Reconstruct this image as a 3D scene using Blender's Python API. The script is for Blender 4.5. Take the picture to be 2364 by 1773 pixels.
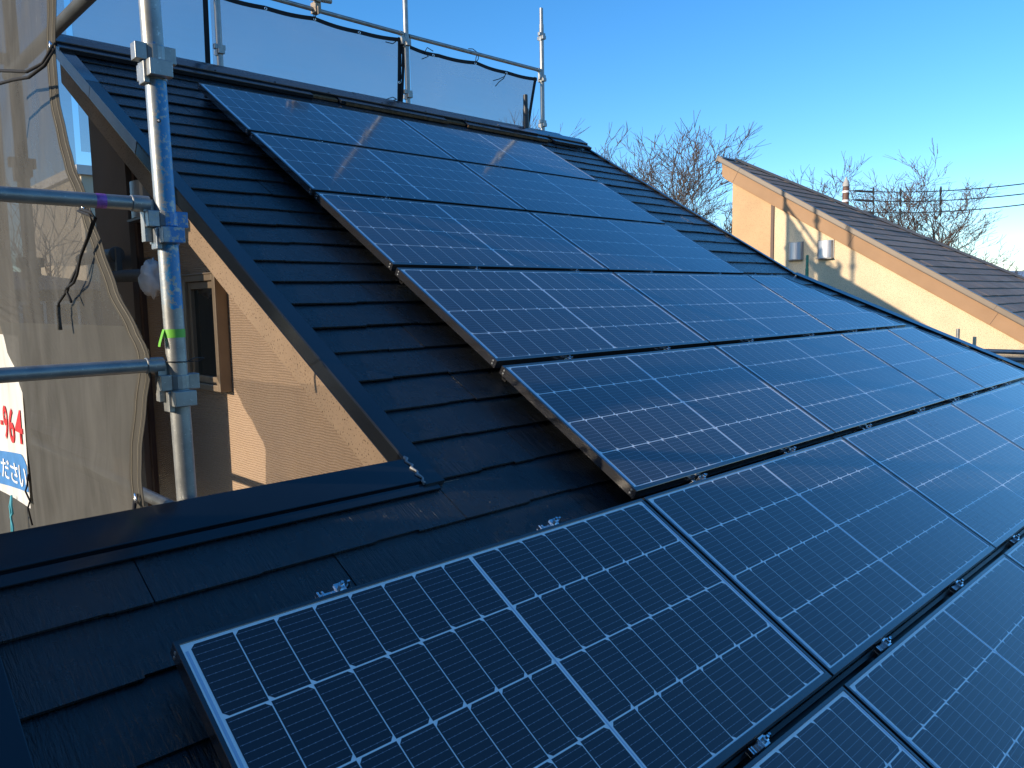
import bpy, math, random
from mathutils import Vector, Matrix, noise
random.seed(11)
for o in list(bpy.data.objects):
    bpy.data.objects.remove(o)
SC = bpy.context.scene
COL = SC.collection
rad = math.radians

# ------------------------------------------------------------------ camera
cam_d = bpy.data.cameras.new("camera")
cam = bpy.data.objects.new("camera", cam_d); COL.objects.link(cam)
cam_d.sensor_width = 36.0
cam_d.lens = 27.275
cam_d.clip_start = 0.05
cam_d.clip_end = 20000
RIGHT = Vector((0.7222033348, -0.6914569682, -0.0175955770))
DOWN = Vector((-0.0857126226, -0.0642231981, -0.9942477898))
FWD = Vector((0.6863495389, 0.7195572541, -0.1056487980))
CAM = Vector((-0.52327351, -4.98766042, 7.09798018))
m = Matrix.Identity(4)
for i in range(3):
    m[i][0] = RIGHT[i]; m[i][1] = -DOWN[i]; m[i][2] = -FWD[i]; m[i][3] = CAM[i]
cam.matrix_world = m
SC.camera = cam

# ------------------------------------------------------------------ light
SUN_DIR = Vector((-0.924, 0.228, 0.306)).normalized()
SUN_EL = math.asin(SUN_DIR.z)
SUN_ROT = math.atan2(SUN_DIR.x, SUN_DIR.y)
w = bpy.data.worlds.new("World"); SC.world = w; w.use_nodes = True
nt = w.node_tree
bg = nt.nodes["Background"]
sky = nt.nodes.new("ShaderNodeTexSky")
sky.sky_type = 'NISHITA'; sky.sun_disc = False
sky.sun_elevation = SUN_EL; sky.sun_rotation = SUN_ROT
sky.altitude = 0; sky.air_density = 1.0; sky.dust_density = 0.2; sky.ozone_density = 4.5
hs = nt.nodes.new("ShaderNodeHueSaturation"); hs.inputs["Saturation"].default_value = 1.2; hs.inputs["Hue"].default_value = .501
nt.links.new(sky.outputs[0], hs.inputs["Color"])
nt.links.new(hs.outputs[0], bg.inputs[0])
bg.inputs[1].default_value = 0.15
sl = bpy.data.lights.new("sun", 'SUN'); sun = bpy.data.objects.new("sun", sl); COL.objects.link(sun)
sl.energy = 3.7; sl.angle = rad(0.53); sl.color = (1.0, 0.84, 0.64)
sun.rotation_euler = SUN_DIR.to_track_quat('Z', 'Y').to_euler()
sun.location = (-30, 8, 20)
SC.view_settings.view_transform = 'Standard'
SC.view_settings.look = 'None'
SC.view_settings.exposure = 0.74
SC.view_settings.gamma = 1.0
SC.cycles.max_bounces = 8
SC.cycles.transparent_max_bounces = 24

# ------------------------------------------------------------------ roof frame: u along the eave, y up the slope, z off the surface
TH = rad(31.0); CT, ST = math.cos(TH), math.sin(TH)
Z0 = 8.5
def RP(u, y, z=0.0):
    return Vector((u, CT * y - ST * z, Z0 + ST * y + CT * z))
ROOFROT = Matrix.Rotation(TH, 4, 'X')

# ------------------------------------------------------------------ helpers
ROOTLOC = {}
def tag(o, label=None, cat=None, group=None, kind=None):
    if label: o["label"] = label
    if cat: o["category"] = cat
    if group: o["group"] = group
    if kind: o["kind"] = kind
    return o
def empty(name, loc, label, cat, group=None):
    o = bpy.data.objects.new(name, None); COL.objects.link(o)
    o.location = loc; o.empty_display_size = 0.1
    ROOTLOC[o.name] = Vector(loc)
    return tag(o, label, cat, group)
class MB:
    def __init__(s):
        s.v = []; s.f = []; s.mi = []; s.uv = {}
    def add(s, vs, fs, mi=0):
        b = len(s.v)
        s.v += [Vector(p) for p in vs]
        for f in fs:
            s.f.append([b + i for i in f]); s.mi.append(mi)
    def quad(s, a, b, c, d, mi=0, uv=None):
        s.add([a, b, c, d], [(0, 1, 2, 3)], mi)
        if uv: s.uv[len(s.f) - 1] = uv
    def poly(s, pts, mi=0):
        s.add(pts, [tuple(range(len(pts)))], mi)
    def box(s, x0, x1, y0, y1, z0, z1, fn=None, mi=0):
        P = [(x0, y0, z0), (x1, y0, z0), (x1, y1, z0), (x0, y1, z0), (x0, y0, z1), (x1, y0, z1), (x1, y1, z1), (x0, y1, z1)]
        if fn: P = [fn(*p) for p in P]
        s.add(P, [(0, 3, 2, 1), (4, 5, 6, 7), (0, 1, 5, 4), (1, 2, 6, 5), (2, 3, 7, 6), (3, 0, 4, 7)], mi)
    def tube(s, path, r, n=10, cap=True, mi=0, radii=None):
        path = [Vector(p) for p in path]
        rings = []
        up = None
        b = len(s.v)
        for i, p in enumerate(path):
            d = (path[min(i + 1, len(path) - 1)] - path[max(i - 1, 0)]).normalized()
            if up is None:
                up = Vector((0, 0, 1)) if abs(d.z) < 0.9 else Vector((1, 0, 0))
            a = d.cross(up).normalized(); bb = a.cross(d).normalized(); up = bb
            rr = radii[i] if radii else r
            for k in range(n):
                t = 2 * math.pi * k / n
                s.v.append(p + a * (rr * math.cos(t)) + bb * (rr * math.sin(t)))
        for i in range(len(path) - 1):
            for k in range(n):
                k2 = (k + 1) % n
                s.f.append([b + i * n + k, b + i * n + k2, b + (i + 1) * n + k2, b + (i + 1) * n + k]); s.mi.append(mi)
        if cap:
            s.f.append([b + k for k in range(n)][::-1]); s.mi.append(mi)
            s.f.append([b + (len(path) - 1) * n + k for k in range(n)]); s.mi.append(mi)
    def torus(s, c, ax, R, r, n=20, k=8):
        c = Vector(c); ax = Vector(ax).normalized()
        a = ax.orthogonal().normalized(); b = ax.cross(a)
        base = len(s.v)
        for i in range(n):
            t = 2 * math.pi * i / n; d = a * math.cos(t) + b * math.sin(t)
            for j in range(k):
                q = 2 * math.pi * j / k
                s.v.append(c + d * (R + r * math.cos(q)) + ax * (r * math.sin(q)))
        for i in range(n):
            for j in range(k):
                s.f.append([base + i * k + j, base + ((i + 1) % n) * k + j, base + ((i + 1) % n) * k + (j + 1) % k, base + i * k + (j + 1) % k]); s.mi.append(0)
    def dome(s, c, nrm, r, h, n=10):
        c = Vector(c); nrm = Vector(nrm).normalized(); a = nrm.orthogonal().normalized(); b = nrm.cross(a)
        base = len(s.v)
        for (rr, hh) in ((1, 0), (.85, .55), (.5, .9)):
            for k in range(n):
                t = 2 * math.pi * k / n
                s.v.append(c + (a * math.cos(t) + b * math.sin(t)) * r * rr + nrm * h * hh)
        s.v.append(c + nrm * h)
        for L in range(2):
            for k in range(n):
                k2 = (k + 1) % n
                s.f.append([base + L * n + k, base + L * n + k2, base + (L + 1) * n + k2, base + (L + 1) * n + k]); s.mi.append(0)
        for k in range(n):
            s.f.append([base + 2 * n + k, base + 2 * n + (k + 1) % n, base + 3 * n]); s.mi.append(0)
    def build(s, name, mats, parent=None, smooth=False, local=False, bevel=0, angle=None):
        off = Vector((0, 0, 0))
        if parent is not None and not local:
            p = parent
            while p is not None:
                off += ROOTLOC.get(p.name, Vector((0, 0, 0))); p = p.parent
        me = bpy.data.meshes.new(name)
        me.from_pydata([v - off for v in s.v], [], s.f)
        if not isinstance(mats, (list, tuple)): mats = [mats]
        for mm in mats: me.materials.append(mm)
        if len(mats) > 1:
            me.polygons.foreach_set("material_index", s.mi)
        if s.uv:
            ul = me.uv_layers.new(name="UVMap")
            for fi, u in s.uv.items():
                pl = me.polygons[fi]
                for k, li in enumerate(pl.loop_indices): ul.data[li].uv = u[k]
        if smooth:
            me.polygons.foreach_set("use_smooth", [True] * len(me.polygons))
            if angle is not None and hasattr(me, "set_sharp_from_angle"):
                me.set_sharp_from_angle(angle=rad(angle))
        me.update()
        o = bpy.data.objects.new(name, me); COL.objects.link(o)
        if parent is not None: o.parent = parent
        if bevel:
            b = o.modifiers.new("bevel", 'BEVEL'); b.width = bevel; b.segments = 2; b.limit_method = 'ANGLE'; b.angle_limit = rad(40)
        return o
def copy_tree(o, parent=None):
    c = o.copy(); COL.objects.link(c)
    c.parent = parent
    for ch in list(o.children): copy_tree(ch, c)
    return c

# ------------------------------------------------------------------ materials
class NT:
    def __init__(s, name):
        s.m = bpy.data.materials.new(name); s.m.use_nodes = True
        s.t = s.m.node_tree; s.b = s.t.nodes["Principled BSDF"]
        s.out = s.t.nodes["Material Output"]
        s.co = s.t.nodes.new("ShaderNodeTexCoord")
    def n(s, typ, **kw):
        nd = s.t.nodes.new("ShaderNode" + typ)
        for k, v in kw.items():
            if hasattr(nd, k): setattr(nd, k, v)
            else: nd.inputs[k].default_value = v
        return nd
    def l(s, a, b): s.t.links.new(a, b)
    def mapping(s, scale=(1, 1, 1), rot=(0, 0, 0), src="Object"):
        mp = s.n("Mapping"); mp.inputs["Scale"].default_value = scale; mp.inputs["Rotation"].default_value = rot
        s.l(s.co.outputs[src], mp.inputs["Vector"]); return mp.outputs[0]
    def noise(s, vec, scale, detail=4, rough=.55, dist=0.0):
        nd = s.n("TexNoise"); nd.inputs["Scale"].default_value = scale; nd.inputs["Detail"].default_value = detail
        nd.inputs["Roughness"].default_value = rough; nd.inputs["Distortion"].default_value = dist
        if vec is not None: s.l(vec, nd.inputs["Vector"])
        return nd.outputs["Fac"]
    def ramp(s, fac, stops):
        r = s.n("ValToRGB"); e = r.color_ramp.elements
        while len(e) < len(stops): e.new(0.5)
        for i, (p, c) in enumerate(stops):
            e[i].position = p; e[i].color = (c[0], c[1], c[2], 1) if not isinstance(c, (int, float)) else (c, c, c, 1)
        s.l(fac, r.inputs[0]); return r.outputs[0]
    def math(s, op, a, b=None, clamp=False):
        nd = s.n("Math"); nd.operation = op; nd.use_clamp = clamp
        for i, x in enumerate((a, b)):
            if x is None: continue
            if isinstance(x, (int, float)): nd.inputs[i].default_value = x
            else: s.l(x, nd.inputs[i])
        return nd.outputs[0]
    def mix(s, fac, a, b):
        nd = s.n("Mix"); nd.data_type = 'RGBA'
        for inp, x in ((nd.inputs[0], fac), (nd.inputs[6], a), (nd.inputs[7], b)):
            if isinstance(x, (int, float)): inp.default_value = x if inp.type == 'VALUE' else (x, x, x, 1)
            elif isinstance(x, (tuple, list)): inp.default_value = (x[0], x[1], x[2], 1)
            else: s.l(x, inp)
        return nd.outputs[2]
    def bump(s, h, strength=.5, dist=.01):
        b = s.n("Bump"); b.inputs["Strength"].default_value = strength; b.inputs["Distance"].default_value = dist
        s.l(h, b.inputs["Height"]); s.l(b.outputs[0], s.b.inputs["Normal"])
    def set(s, col=None, rough=None, metal=None, spec=None, coat=None, coat_rough=None):
        for k, v in (("Base Color", col), ("Roughness", rough), ("Metallic", metal), ("Specular IOR Level", spec), ("Coat Weight", coat), ("Coat Roughness", coat_rough)):
            if v is None: continue
            if isinstance(v, (int, float)): s.b.inputs[k].default_value = v
            elif isinstance(v, (tuple, list)): s.b.inputs[k].default_value = (v[0], v[1], v[2], 1)
            else: s.l(v, s.b.inputs[k])
        return s
def sep(N, src="Object"):
    sx = N.n("SeparateXYZ"); N.l(N.co.outputs[src], sx.inputs[0]); return sx.outputs

M = {}
def slate(name, c0, c1, r0, r1, bs, lx, ky, yb, tone, ct=0.0):
    N = NT(name)
    v = N.mapping((1, 1, 1), (-TH, 0, 0))
    st = N.mapping((1, 1, 1), (-TH, 0, 0))
    mp = N.n("Mapping"); mp.inputs["Scale"].default_value = (150, 16, 16); N.l(st, mp.inputs["Vector"])
    streak = N.noise(mp.outputs[0], 1.0, 3, .6, 1.3)
    mp3 = N.n("Mapping"); mp3.inputs["Scale"].default_value = (45, 5, 5); N.l(st, mp3.inputs["Vector"])
    streak2 = N.noise(mp3.outputs[0], 1.0, 2, .5, 1.5)
    fine = N.noise(v, 420, 2)
    big = N.noise(v, 2.3, 4)
    col = N.mix(N.ramp(big, [(.35, 0), (.7, 1)]), c0, c1)
    sx = N.n("SeparateXYZ"); N.l(v, sx.inputs[0])
    row = N.math('FLOOR', N.math('DIVIDE', N.math('ADD', sx.outputs[1], ky - yb), .182))
    sh = N.math('MULTIPLY', N.math('ABSOLUTE', N.math('MODULO', row, 2.0)), .455)
    cu = N.math('FLOOR', N.math('DIVIDE', N.math('ADD', N.math('ADD', sx.outputs[0], lx - .955 + 9.1), sh), .91))
    cx = N.n("CombineXYZ"); N.l(cu, cx.inputs[0]); N.l(row, cx.inputs[1])
    wn = N.n("TexWhiteNoise"); wn.noise_dimensions = '2D'; N.l(cx.outputs[0], wn.inputs["Vector"])
    hv = N.n("HueSaturation"); N.l(col, hv.inputs["Color"]); N.l(N.math('ADD', 1 - tone, N.math('MULTIPLY', wn.outputs["Value"], 2 * tone)), hv.inputs["Value"])
    scuff = N.ramp(N.noise(v, 34, 5, .75, 1.0), [(.71, 0), (.77, .3)])
    col = N.mix(scuff, hv.outputs[0], tuple(x * 2.6 + .01 for x in c1))
    N.set(col, N.ramp(N.noise(v, 9, 4), [(.3, r0), (.75, r1)]), spec=.5, coat=ct, coat_rough=.22)
    h = N.math('ADD', N.math('MULTIPLY', streak, .7), N.math('MULTIPLY', streak2, .8))
    h = N.math('ADD', h, N.math('MULTIPLY', fine, .18))
    N.bump(h, bs, .008)
    return N.m
M['slate'] = slate("wet_slate", (.0055, .007, .009), (.011, .014, .017), .20, .38, .85, 3.4, -6.52, .361, .35, .35)
M['nslate'] = slate("brown_slate", (.22, .148, .10), (.29, .205, .145), .6, .8, .4, 12.5, -5.664, 1.18, .16)

def simple(name, col, rough=.5, metal=0, spec=.5, var=.15, nscale=12, bump=0, bscale=200, coat=0):
    N = NT(name)
    v = N.mapping()
    nz = N.noise(v, nscale, 5)
    c = N.mix(N.ramp(nz, [(.3, 0), (.7, 1)]), tuple(x * (1 - var) for x in col), tuple(min(1, x * (1 + var)) for x in col))
    N.set(c, N.math('ADD', rough - .05, N.math('MULTIPLY', nz, .1)), metal, spec, coat, .1)
    if bump: N.bump(N.noise(v, bscale, 3), bump, .002)
    return N.m
M['dark_metal'] = simple("dark_roof_flashing", (.008, .011, .016), .2, 0, .6, .2, 3, .03, 40, coat=.15)
M['sky_reflection'] = simple('painted_sky_reflection', (.52, .52, .52), .35, .0, .5, .12, 4)  # pale grey painted for the sky mirrored in the verge face
M['verge_gloss'] = simple('glossy_verge_flashing', (.03, .034, .04), .16, .35, .8, .15, 3, .02, 40, coat=1.0)
M['frame'] = simple("black_anodised_frame", (.022, .022, .024), .25, .0, .8, .1, 6, coat=.7)
M['side_frame'] = M['frame']
M['black'] = simple("black_plastic", (.012, .012, .013), .5)
M['rail'] = simple("black_mounting_rail", (.015, .015, .016), .35, .2)
M['cord'] = simple("black_cord", (.012, .012, .013), .75, 0, .3, .3, 90, .4, 400)
M['teal'] = simple("teal_cord", (.06, .35, .42), .7)
M['bright'] = simple("bright_zinc", (.75, .76, .78), .22, 1, .5, .15, 60, .1, 150)
M['wood'] = simple("weathered_batten", (.16, .085, .04), .75, 0, .3, .5, 35, .5, 80)
M['greytile'] = simple("grey_vent_metal", (.42, .43, .45), .38, .55, .5, .08, 5)
M['bronze'] = simple("bronze_window_frame", (.24, .185, .13), .4, .25, .5, .08, 8)
M['duct'] = simple("grey_duct", (.11, .12, .125), .55)
M['bag'] = simple("white_plastic_bag", (.75, .75, .76), .35, 0, .5, .08, 30, .6, 25)
M['soil'] = simple("ground", (.10, .09, .065), .9, 0, .2, .4, .6, .3, 6)
M['asphalt'] = simple("asphalt", (.05, .05, .052), .85, 0, .3, .2, 4, .3, 80)
M['bark'] = simple("bark", (.115, .085, .068), .85, 0, .2, .35, 6)
M['bark2'] = simple("reddish_bark", (.125, .088, .072), .85, 0, .2, .3, 6)
M['concrete'] = simple("pole_concrete", (.36, .35, .33), .8)
M['polebrown'] = simple("pole_brown_sleeve", (.14, .07, .05), .6)
M['white'] = simple("white_band", (.75, .75, .75), .5)
M['hill'] = simple("hazy_hill", (.17, .25, .36), .95, 0, .1, .12, .002)  # distance haze is painted into this blue-grey colour
M['green'] = simple("green_paint", (.02, .22, .14), .4, 0, .5, .35, 40)
M['tape'] = simple("green_tape", (.16, .48, .05), .45, 0, .4, .08, 30)
M['caulk'] = simple("grey_sealant", (.30, .31, .32), .5, 0, .5, .3, 60, .5, 120)
M['cream'] = simple("cream_wall", (.50, .42, .31), .85, 0, .2, .08, 1)
M['darkwall'] = simple("dark_house_wall", (.10, .09, .085), .8, 0, .2, .15, 1)
M['whitewall'] = simple("white_house_wall", (.6, .58, .55), .8, 0, .2, .08, 1)
M['farroof'] = simple("far_roof_tile", (.06, .055, .055), .6, 0, .3, .2, 3)
M['glassdark'] = simple("window_glass", (.012, .017, .018), .04, 0, .6, .1, 2)
M['browntrim'] = simple("brown_trim", (.10, .06, .045), .6)

def speckle(name, col, dark, amount, rough=.85, bscale=140, bs=.5):
    N = NT(name); v = N.mapping()
    sp = N.ramp(N.noise(v, 130, 2, .4), [(amount, 1), (amount + .03, 0)])
    tone = N.noise(v, 2.2, 5)
    c = N.mix(N.ramp(tone, [(.3, 0), (.7, 1)]), tuple(x * .9 for x in col), tuple(x * 1.08 for x in col))
    c = N.mix(sp, c, dark)
    N.set(c, rough, 0, .2)
    N.bump(N.noise(v, bscale, 3), bs, .003)
    return N.m
M['barge'] = speckle("speckled_bargeboard", (.40, .285, .19), (.12, .08, .05), .335)
M['pier'] = speckle("smooth_stucco", (.22, .17, .13), (.2, .14, .1), .30)
M['nbarge'] = speckle("orange_bargeboard", (.36, .225, .13), (.26, .17, .1), .26)
M['npier'] = speckle("orange_stucco", (.54, .36, .20), (.36, .23, .13), .345)
M['nwall'] = speckle("cream_stucco", (.70, .56, .365), (.40, .30, .20), .385)

def ribbed():
    N = NT("combed_stucco"); v = N.mapping()
    s = sep(N)
    wob = N.noise(N.mapping((1, 9, 3)), 1.0, 4)
    z = N.math('ADD', s[2], N.math('MULTIPLY', wob, .018))
    saw = N.math('FRACT', N.math('MULTIPLY', z, 88.0))
    tri = N.math('ABSOLUTE', N.math('SUBTRACT', saw, .5))
    grit = N.noise(v, 260, 3)
    c = N.mix(N.ramp(grit, [(.35, 0), (.65, 1)]), (.33, .23, .155), (.46, .335, .235))
    c = N.mix(N.ramp(N.noise(v, 1.7, 4), [(.35, 0), (.7, .35)]), c, (.30, .23, .18))
    N.set(c, .9, 0, .15)
    h = N.math('ADD', N.math('MULTIPLY', tri, 1.2), N.math('MULTIPLY', grit, .55))
    N.bump(h, .9, .006)
    return N.m
M['ribbed'] = ribbed()

def galv(name, paint=None, zlo=0, zhi=0):
    N = NT(name); v = N.mapping()
    big = N.noise(v, 14, 5); fine = N.noise(v, 130, 4, .65)
    c = N.mix(N.ramp(big, [(.3, 0), (.7, 1)]), (.21, .22, .22), (.36, .37, .36))
    c = N.mix(N.ramp(fine, [(.62, 0), (.70, .8)]), c, (.58, .58, .55))
    c = N.mix(N.ramp(N.noise(v, 48, 5, .7), [(.66, 0), (.72, .75)]), c, (.10, .09, .08))
    met = .55
    if paint:
        s = sep(N)
        zz = N.math('ADD', s[2], N.math('MULTIPLY', N.math('SUBTRACT', N.noise(v, 9, 4), .5), .14))
        up = N.math('LESS_THAN', zz, zhi); lo = N.math('GREATER_THAN', zz, zlo)
        reg = N.math('MULTIPLY', up, lo)
        chip = N.ramp(N.noise(v, 75, 5, .7), [(.53, 1), (.57, 0)])
        # the paint is rubbed off on the side that faces out of the scaffold
        sd = N.math('ADD', s[0], N.math('MULTIPLY', N.math('SUBTRACT', N.noise(v, 60, 5, .7), .5), .035))
        side = N.ramp(N.math('ADD', N.math('MULTIPLY', sd, 20), .5), [(.06, .15), (.20, 1)])
        pm = N.math('MULTIPLY', N.math('MULTIPLY', reg, chip), side)
        c = N.mix(pm, c, paint)
        N.set(c, N.mix(pm, .42, .35), N.math('MULTIPLY', N.math('SUBTRACT', 1.0, pm), met), .5)
    else:
        N.set(c, N.ramp(big, [(.3, .32), (.7, .5)]), met, .5)
    N.bump(fine, .25, .0012)
    return N.m
M['galv'] = galv("galvanised_steel")
M['galv_paint'] = galv("galvanised_steel_with_blue_paint", (.003, .20, .45), 7.10, 7.74)
M['bluebox'] = galv("chipped_blue_paint", (.004, .175, .46), -50, 50)

def mesh_sheet(name, col, t0, var, trans=.45, warp=(260, 260), graze=.35):
    # woven netting: t0 is the share of light that passes straight through; seen slantwise the holes close up
    N = NT(name); v = N.mapping()
    dif = N.n("BsdfDiffuse"); tr = N.n("BsdfTranslucent"); tp = N.n("BsdfTransparent")
    fold = N.noise(N.mapping((1, 4, 1.1)), 2.0, 4, .55, .6)
    thread = N.noise(N.mapping((1, 40, warp[0])), 1.0, 2)
    thread2 = N.noise(N.mapping((1, 60, 40)), 1.0, 3)
    c = N.mix(N.ramp(fold, [(.3, 0), (.7, 1)]), tuple(x * .82 for x in col), tuple(x * 1.15 for x in col))
    scr = N.ramp(N.noise(N.mapping((1, 30, 3)), 1.0, 5, .7, 2.0), [(.69, 0), (.735, .7)])
    c = N.mix(scr, c, tuple(min(1, x * 1.9) for x in col))
    N.l(c, dif.inputs[0]); N.l(c, tr.inputs[0])
    m1 = N.n("MixShader"); m1.inputs[0].default_value = trans
    N.l(dif.outputs[0], m1.inputs[1]); N.l(tr.outputs[0], m1.inputs[2])
    ge = N.n("NewGeometry"); dt = N.n("VectorMath"); dt.operation = 'DOT_PRODUCT'
    N.l(ge.outputs["Incoming"], dt.inputs[0]); N.l(ge.outputs["True Normal"], dt.inputs[1])
    cs = N.math('ABSOLUTE', dt.outputs["Value"])
    ex = N.math('DIVIDE', 1.0, N.math('ADD', cs, graze))
    nz = N.math('ADD', N.math('MULTIPLY', thread, .5), N.math('ADD', N.math('MULTIPLY', thread2, .5), fold))
    base = N.math('ADD', t0, N.math('MULTIPLY', N.math('SUBTRACT', 1.0, nz), var), clamp=True)
    op = N.math('POWER', base, ex, clamp=True)
    m2 = N.n("MixShader"); N.l(op, m2.inputs[0])
    N.l(m1.outputs[0], m2.inputs[1]); N.l(tp.outputs[0], m2.inputs[2])
    N.l(m2.outputs[0], N.out.inputs[0])
    return N.m
M['sheet'] = mesh_sheet("grey_scaffold_mesh", (.105, .104, .097), .58, .16, .25, graze=.10)
M['sheet_low'] = mesh_sheet("dense_grey_scaffold_mesh", (.102, .101, .093), .44, .14, .2, graze=.06)
M['sheet_dense'] = mesh_sheet("shading_scaffold_mesh", (.15, .135, .11), .010, .012, .03)  # nearly opaque mesh for the two sheets added to block the sun
M['hem'] = mesh_sheet("sheet_hem", (.088, .084, .074), .02, .02, .2)
M['ridgemesh'] = mesh_sheet("thin_ridge_mesh", (.25, .265, .29), .56, .10, .5, graze=.04)
M['blackhem'] = simple("black_hem", (.022, .022, .025), .8, 0, .2)
M['vinyl'] = mesh_sheet("white_vinyl", (.78, .75, .68), .004, .004, .25)
M['red'] = simple("red_print", (.70, .02, .02), .55)
M['blueprint'] = simple("blue_print", (.05, .20, .46), .55)
M['whiteprint'] = simple("white_print", (.78, .78, .76), .55)

def cell():
    N = NT("solar_cell")
    uv = N.n("UVMap"); s = N.n("SeparateXYZ"); N.l(uv.outputs[0], s.inputs[0])
    fv = N.math('FRACT', N.math('MULTIPLY', s.outputs[1], 10.0))
    d = N.math('ABSOLUTE', N.math('SUBTRACT', fv, .5))
    line = N.math('LESS_THAN', d, .024)
    fu = N.math('FRACT', N.math('MULTIPLY', s.outputs[0], 6.0))
    du = N.math('ABSOLUTE', N.math('SUBTRACT', fu, .5))
    dot = N.math('MULTIPLY', N.math('LESS_THAN', d, .055), N.math('LESS_THAN', du, .10))
    ends = N.math('MULTIPLY', N.math('LESS_THAN', N.math('ABSOLUTE', N.math('SUBTRACT', s.outputs[0], .5)), .47), 1.0)
    k = N.math('MULTIPLY', N.math('MAXIMUM', line, N.math('MULTIPLY', dot, .9)), ends)
    oi = N.n("ObjectInfo")
    tint = N.noise(N.mapping((3, 5, 1)), 1.0, 2)
    hv = N.n("HueSaturation"); N.l(N.math('ADD', .72, N.math('MULTIPLY', oi.outputs["Random"], .6)), hv.inputs["Value"])
    smear = N.ramp(N.noise(N.mapping((4, 1.2, 1)), 2.0, 5, .65, .8), [(.55, 0), (.85, .14)])
    base = N.mix(N.ramp(tint, [(.35, 0), (.65, 1)]), (.026, .033, .047), (.034, .037, .047))
    N.l(base, hv.inputs["Color"])
    base = N.mix(smear, hv.outputs[0], (.05, .058, .075))
    c = N.mix(k, base, (.22, .25, .30))
    N.set(c, .35, 0, .3, 1.0, .08)
    N.b.inputs["Coat IOR"].default_value = 1.34
    bmp = N.n("Bump"); bmp.inputs["Strength"].default_value = .05; bmp.inputs["Distance"].default_value = .004
    N.l(N.noise(N.mapping((2, 3, 1)), 1.4, 2), bmp.inputs["Height"]); N.l(bmp.outputs[0], N.b.inputs["Coat Normal"])
    return N.m
M['cell'] = cell()
N = NT("backsheet_white"); N.set((.88, .90, .90), .6, 0, .3, 1.0, .08); N.b.inputs['Coat IOR'].default_value = 1.34; M['back'] = N.m
N = NT("backsheet_ribbon"); N.set((.45, .56, .72), .5, 0, .3, 1.0, .08); M['ribbon'] = N.m
N = NT("backsheet_black"); N.set((.010, .012, .016), .5, 0, .3, 1.0, .08); M['blackback'] = N.m
N = NT("water"); N.set((.9, .95, 1.0), .02, 0, .5); N.b.inputs["Transmission Weight"].default_value = 1.0; N.b.inputs["IOR"].default_value = 1.33; M['water'] = N.m
#PART2
# ------------------------------------------------------------------ setting: ground, road, hills
mb = MB(); n = 24; S = 4000.0
mb.quad((-S, -S, 0), (S, -S, 0), (S, S, 0), (-S, S, 0))
tag(mb.build("ground", M['soil']), kind="structure")
mb = MB(); mb.quad((-60, 9.2, .004), (90, 9.2, .004), (90, 13.4, .004), (-60, 13.4, .004))
tag(mb.build("road", M['asphalt']), kind="structure")
mb = MB(); pts = []
K = 60
for i in range(K + 1):
    a = rad(-20 + 130 * i / K)
    R = 3600
    h = 85 + 45 * noise.noise(Vector((i * .19, 3.1, 0))) + 22 * noise.noise(Vector((i * .7, 1, 0)))
    if i < 22: h += 20 * math.exp(-((i - 16) / 3.0) ** 2)
    c, s_ = math.cos(a), math.sin(a)
    pts.append(((R * c, R * s_, -2), ((R + 500) * c, (R + 500) * s_, max(30, h)), ((R + 1200) * c, (R + 1200) * s_, -2)))
for i in range(K):
    for j in range(2):
        mb.quad(pts[i][j], pts[i + 1][j], pts[i + 1][j + 1], pts[i][j + 1])
tag(mb.build("hills", M['hill'], smooth=True), kind="structure")

# ------------------------------------------------------------------ slate courses
def courses(mb, ybase, pitch, k0, k1, ulim, joint, rnd, zt=-.094, steps=True, deep=.0062):
    for k in range(k0, k1 + 1):
        ylo = ybase - pitch * k; yhi = ylo + pitch + .03
        a0, b0 = ulim(ylo + .001); a1, b1 = ulim(yhi)
        def Zs(y): return zt - .011 * (y - ylo) / (yhi - ylo)
        u = joint + (.455 if k % 2 == 0 else 0) - .91 * 12
        while u < max(b0, b1):
            ua, ub = u + .0015, u + .9085; u += .91
            if ub <= a0 or ua >= max(b0, b1): continue
            ua = max(ua, a0)
            cuts = [ua]
            x = ua
            while steps:
                x += rnd.uniform(.14, .34)
                if x > ub - .08: break
                cuts.append(x)
            cuts.append(ub)
            dys = []
            last = None
            for i in range(len(cuts) - 1):
                ch = [q for q in (0, .003, .007) if q != last] if steps else [0]
                dys.append(rnd.choice(ch)); last = dys[-1]
            lift = rnd.uniform(-.0012, .0015)
            for i in range(len(cuts) - 1):
                c0, c1 = cuts[i], cuts[i + 1]
                e0, e1 = min(c1, b0), min(c1, b1)
                if e0 - c0 < .004 and e1 - c0 < .004: continue
                e0 = max(e0, c0 + .001); e1 = max(e1, c0 + .001)
                y0 = ylo + dys[i]
                za, zb = Zs(y0) + lift, Zs(yhi) + lift
                A, B, Cc, D = RP(c0, y0, za), RP(e0, y0, za), RP(e1, yhi, zb), RP(c0, yhi, zb)
                A2, B2 = RP(c0, y0 - .001, za - deep), RP(e0, y0 - .001, za - deep)
                C2, D2 = RP(e1, yhi, zb - deep), RP(c0, yhi, zb - deep)
                mb.quad(A, B, Cc, D); mb.quad(A2, B2, B, A); mb.quad(D, D2, A2, A); mb.quad(B, B2, C2, Cc)

rnd = random.Random(5)
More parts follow.
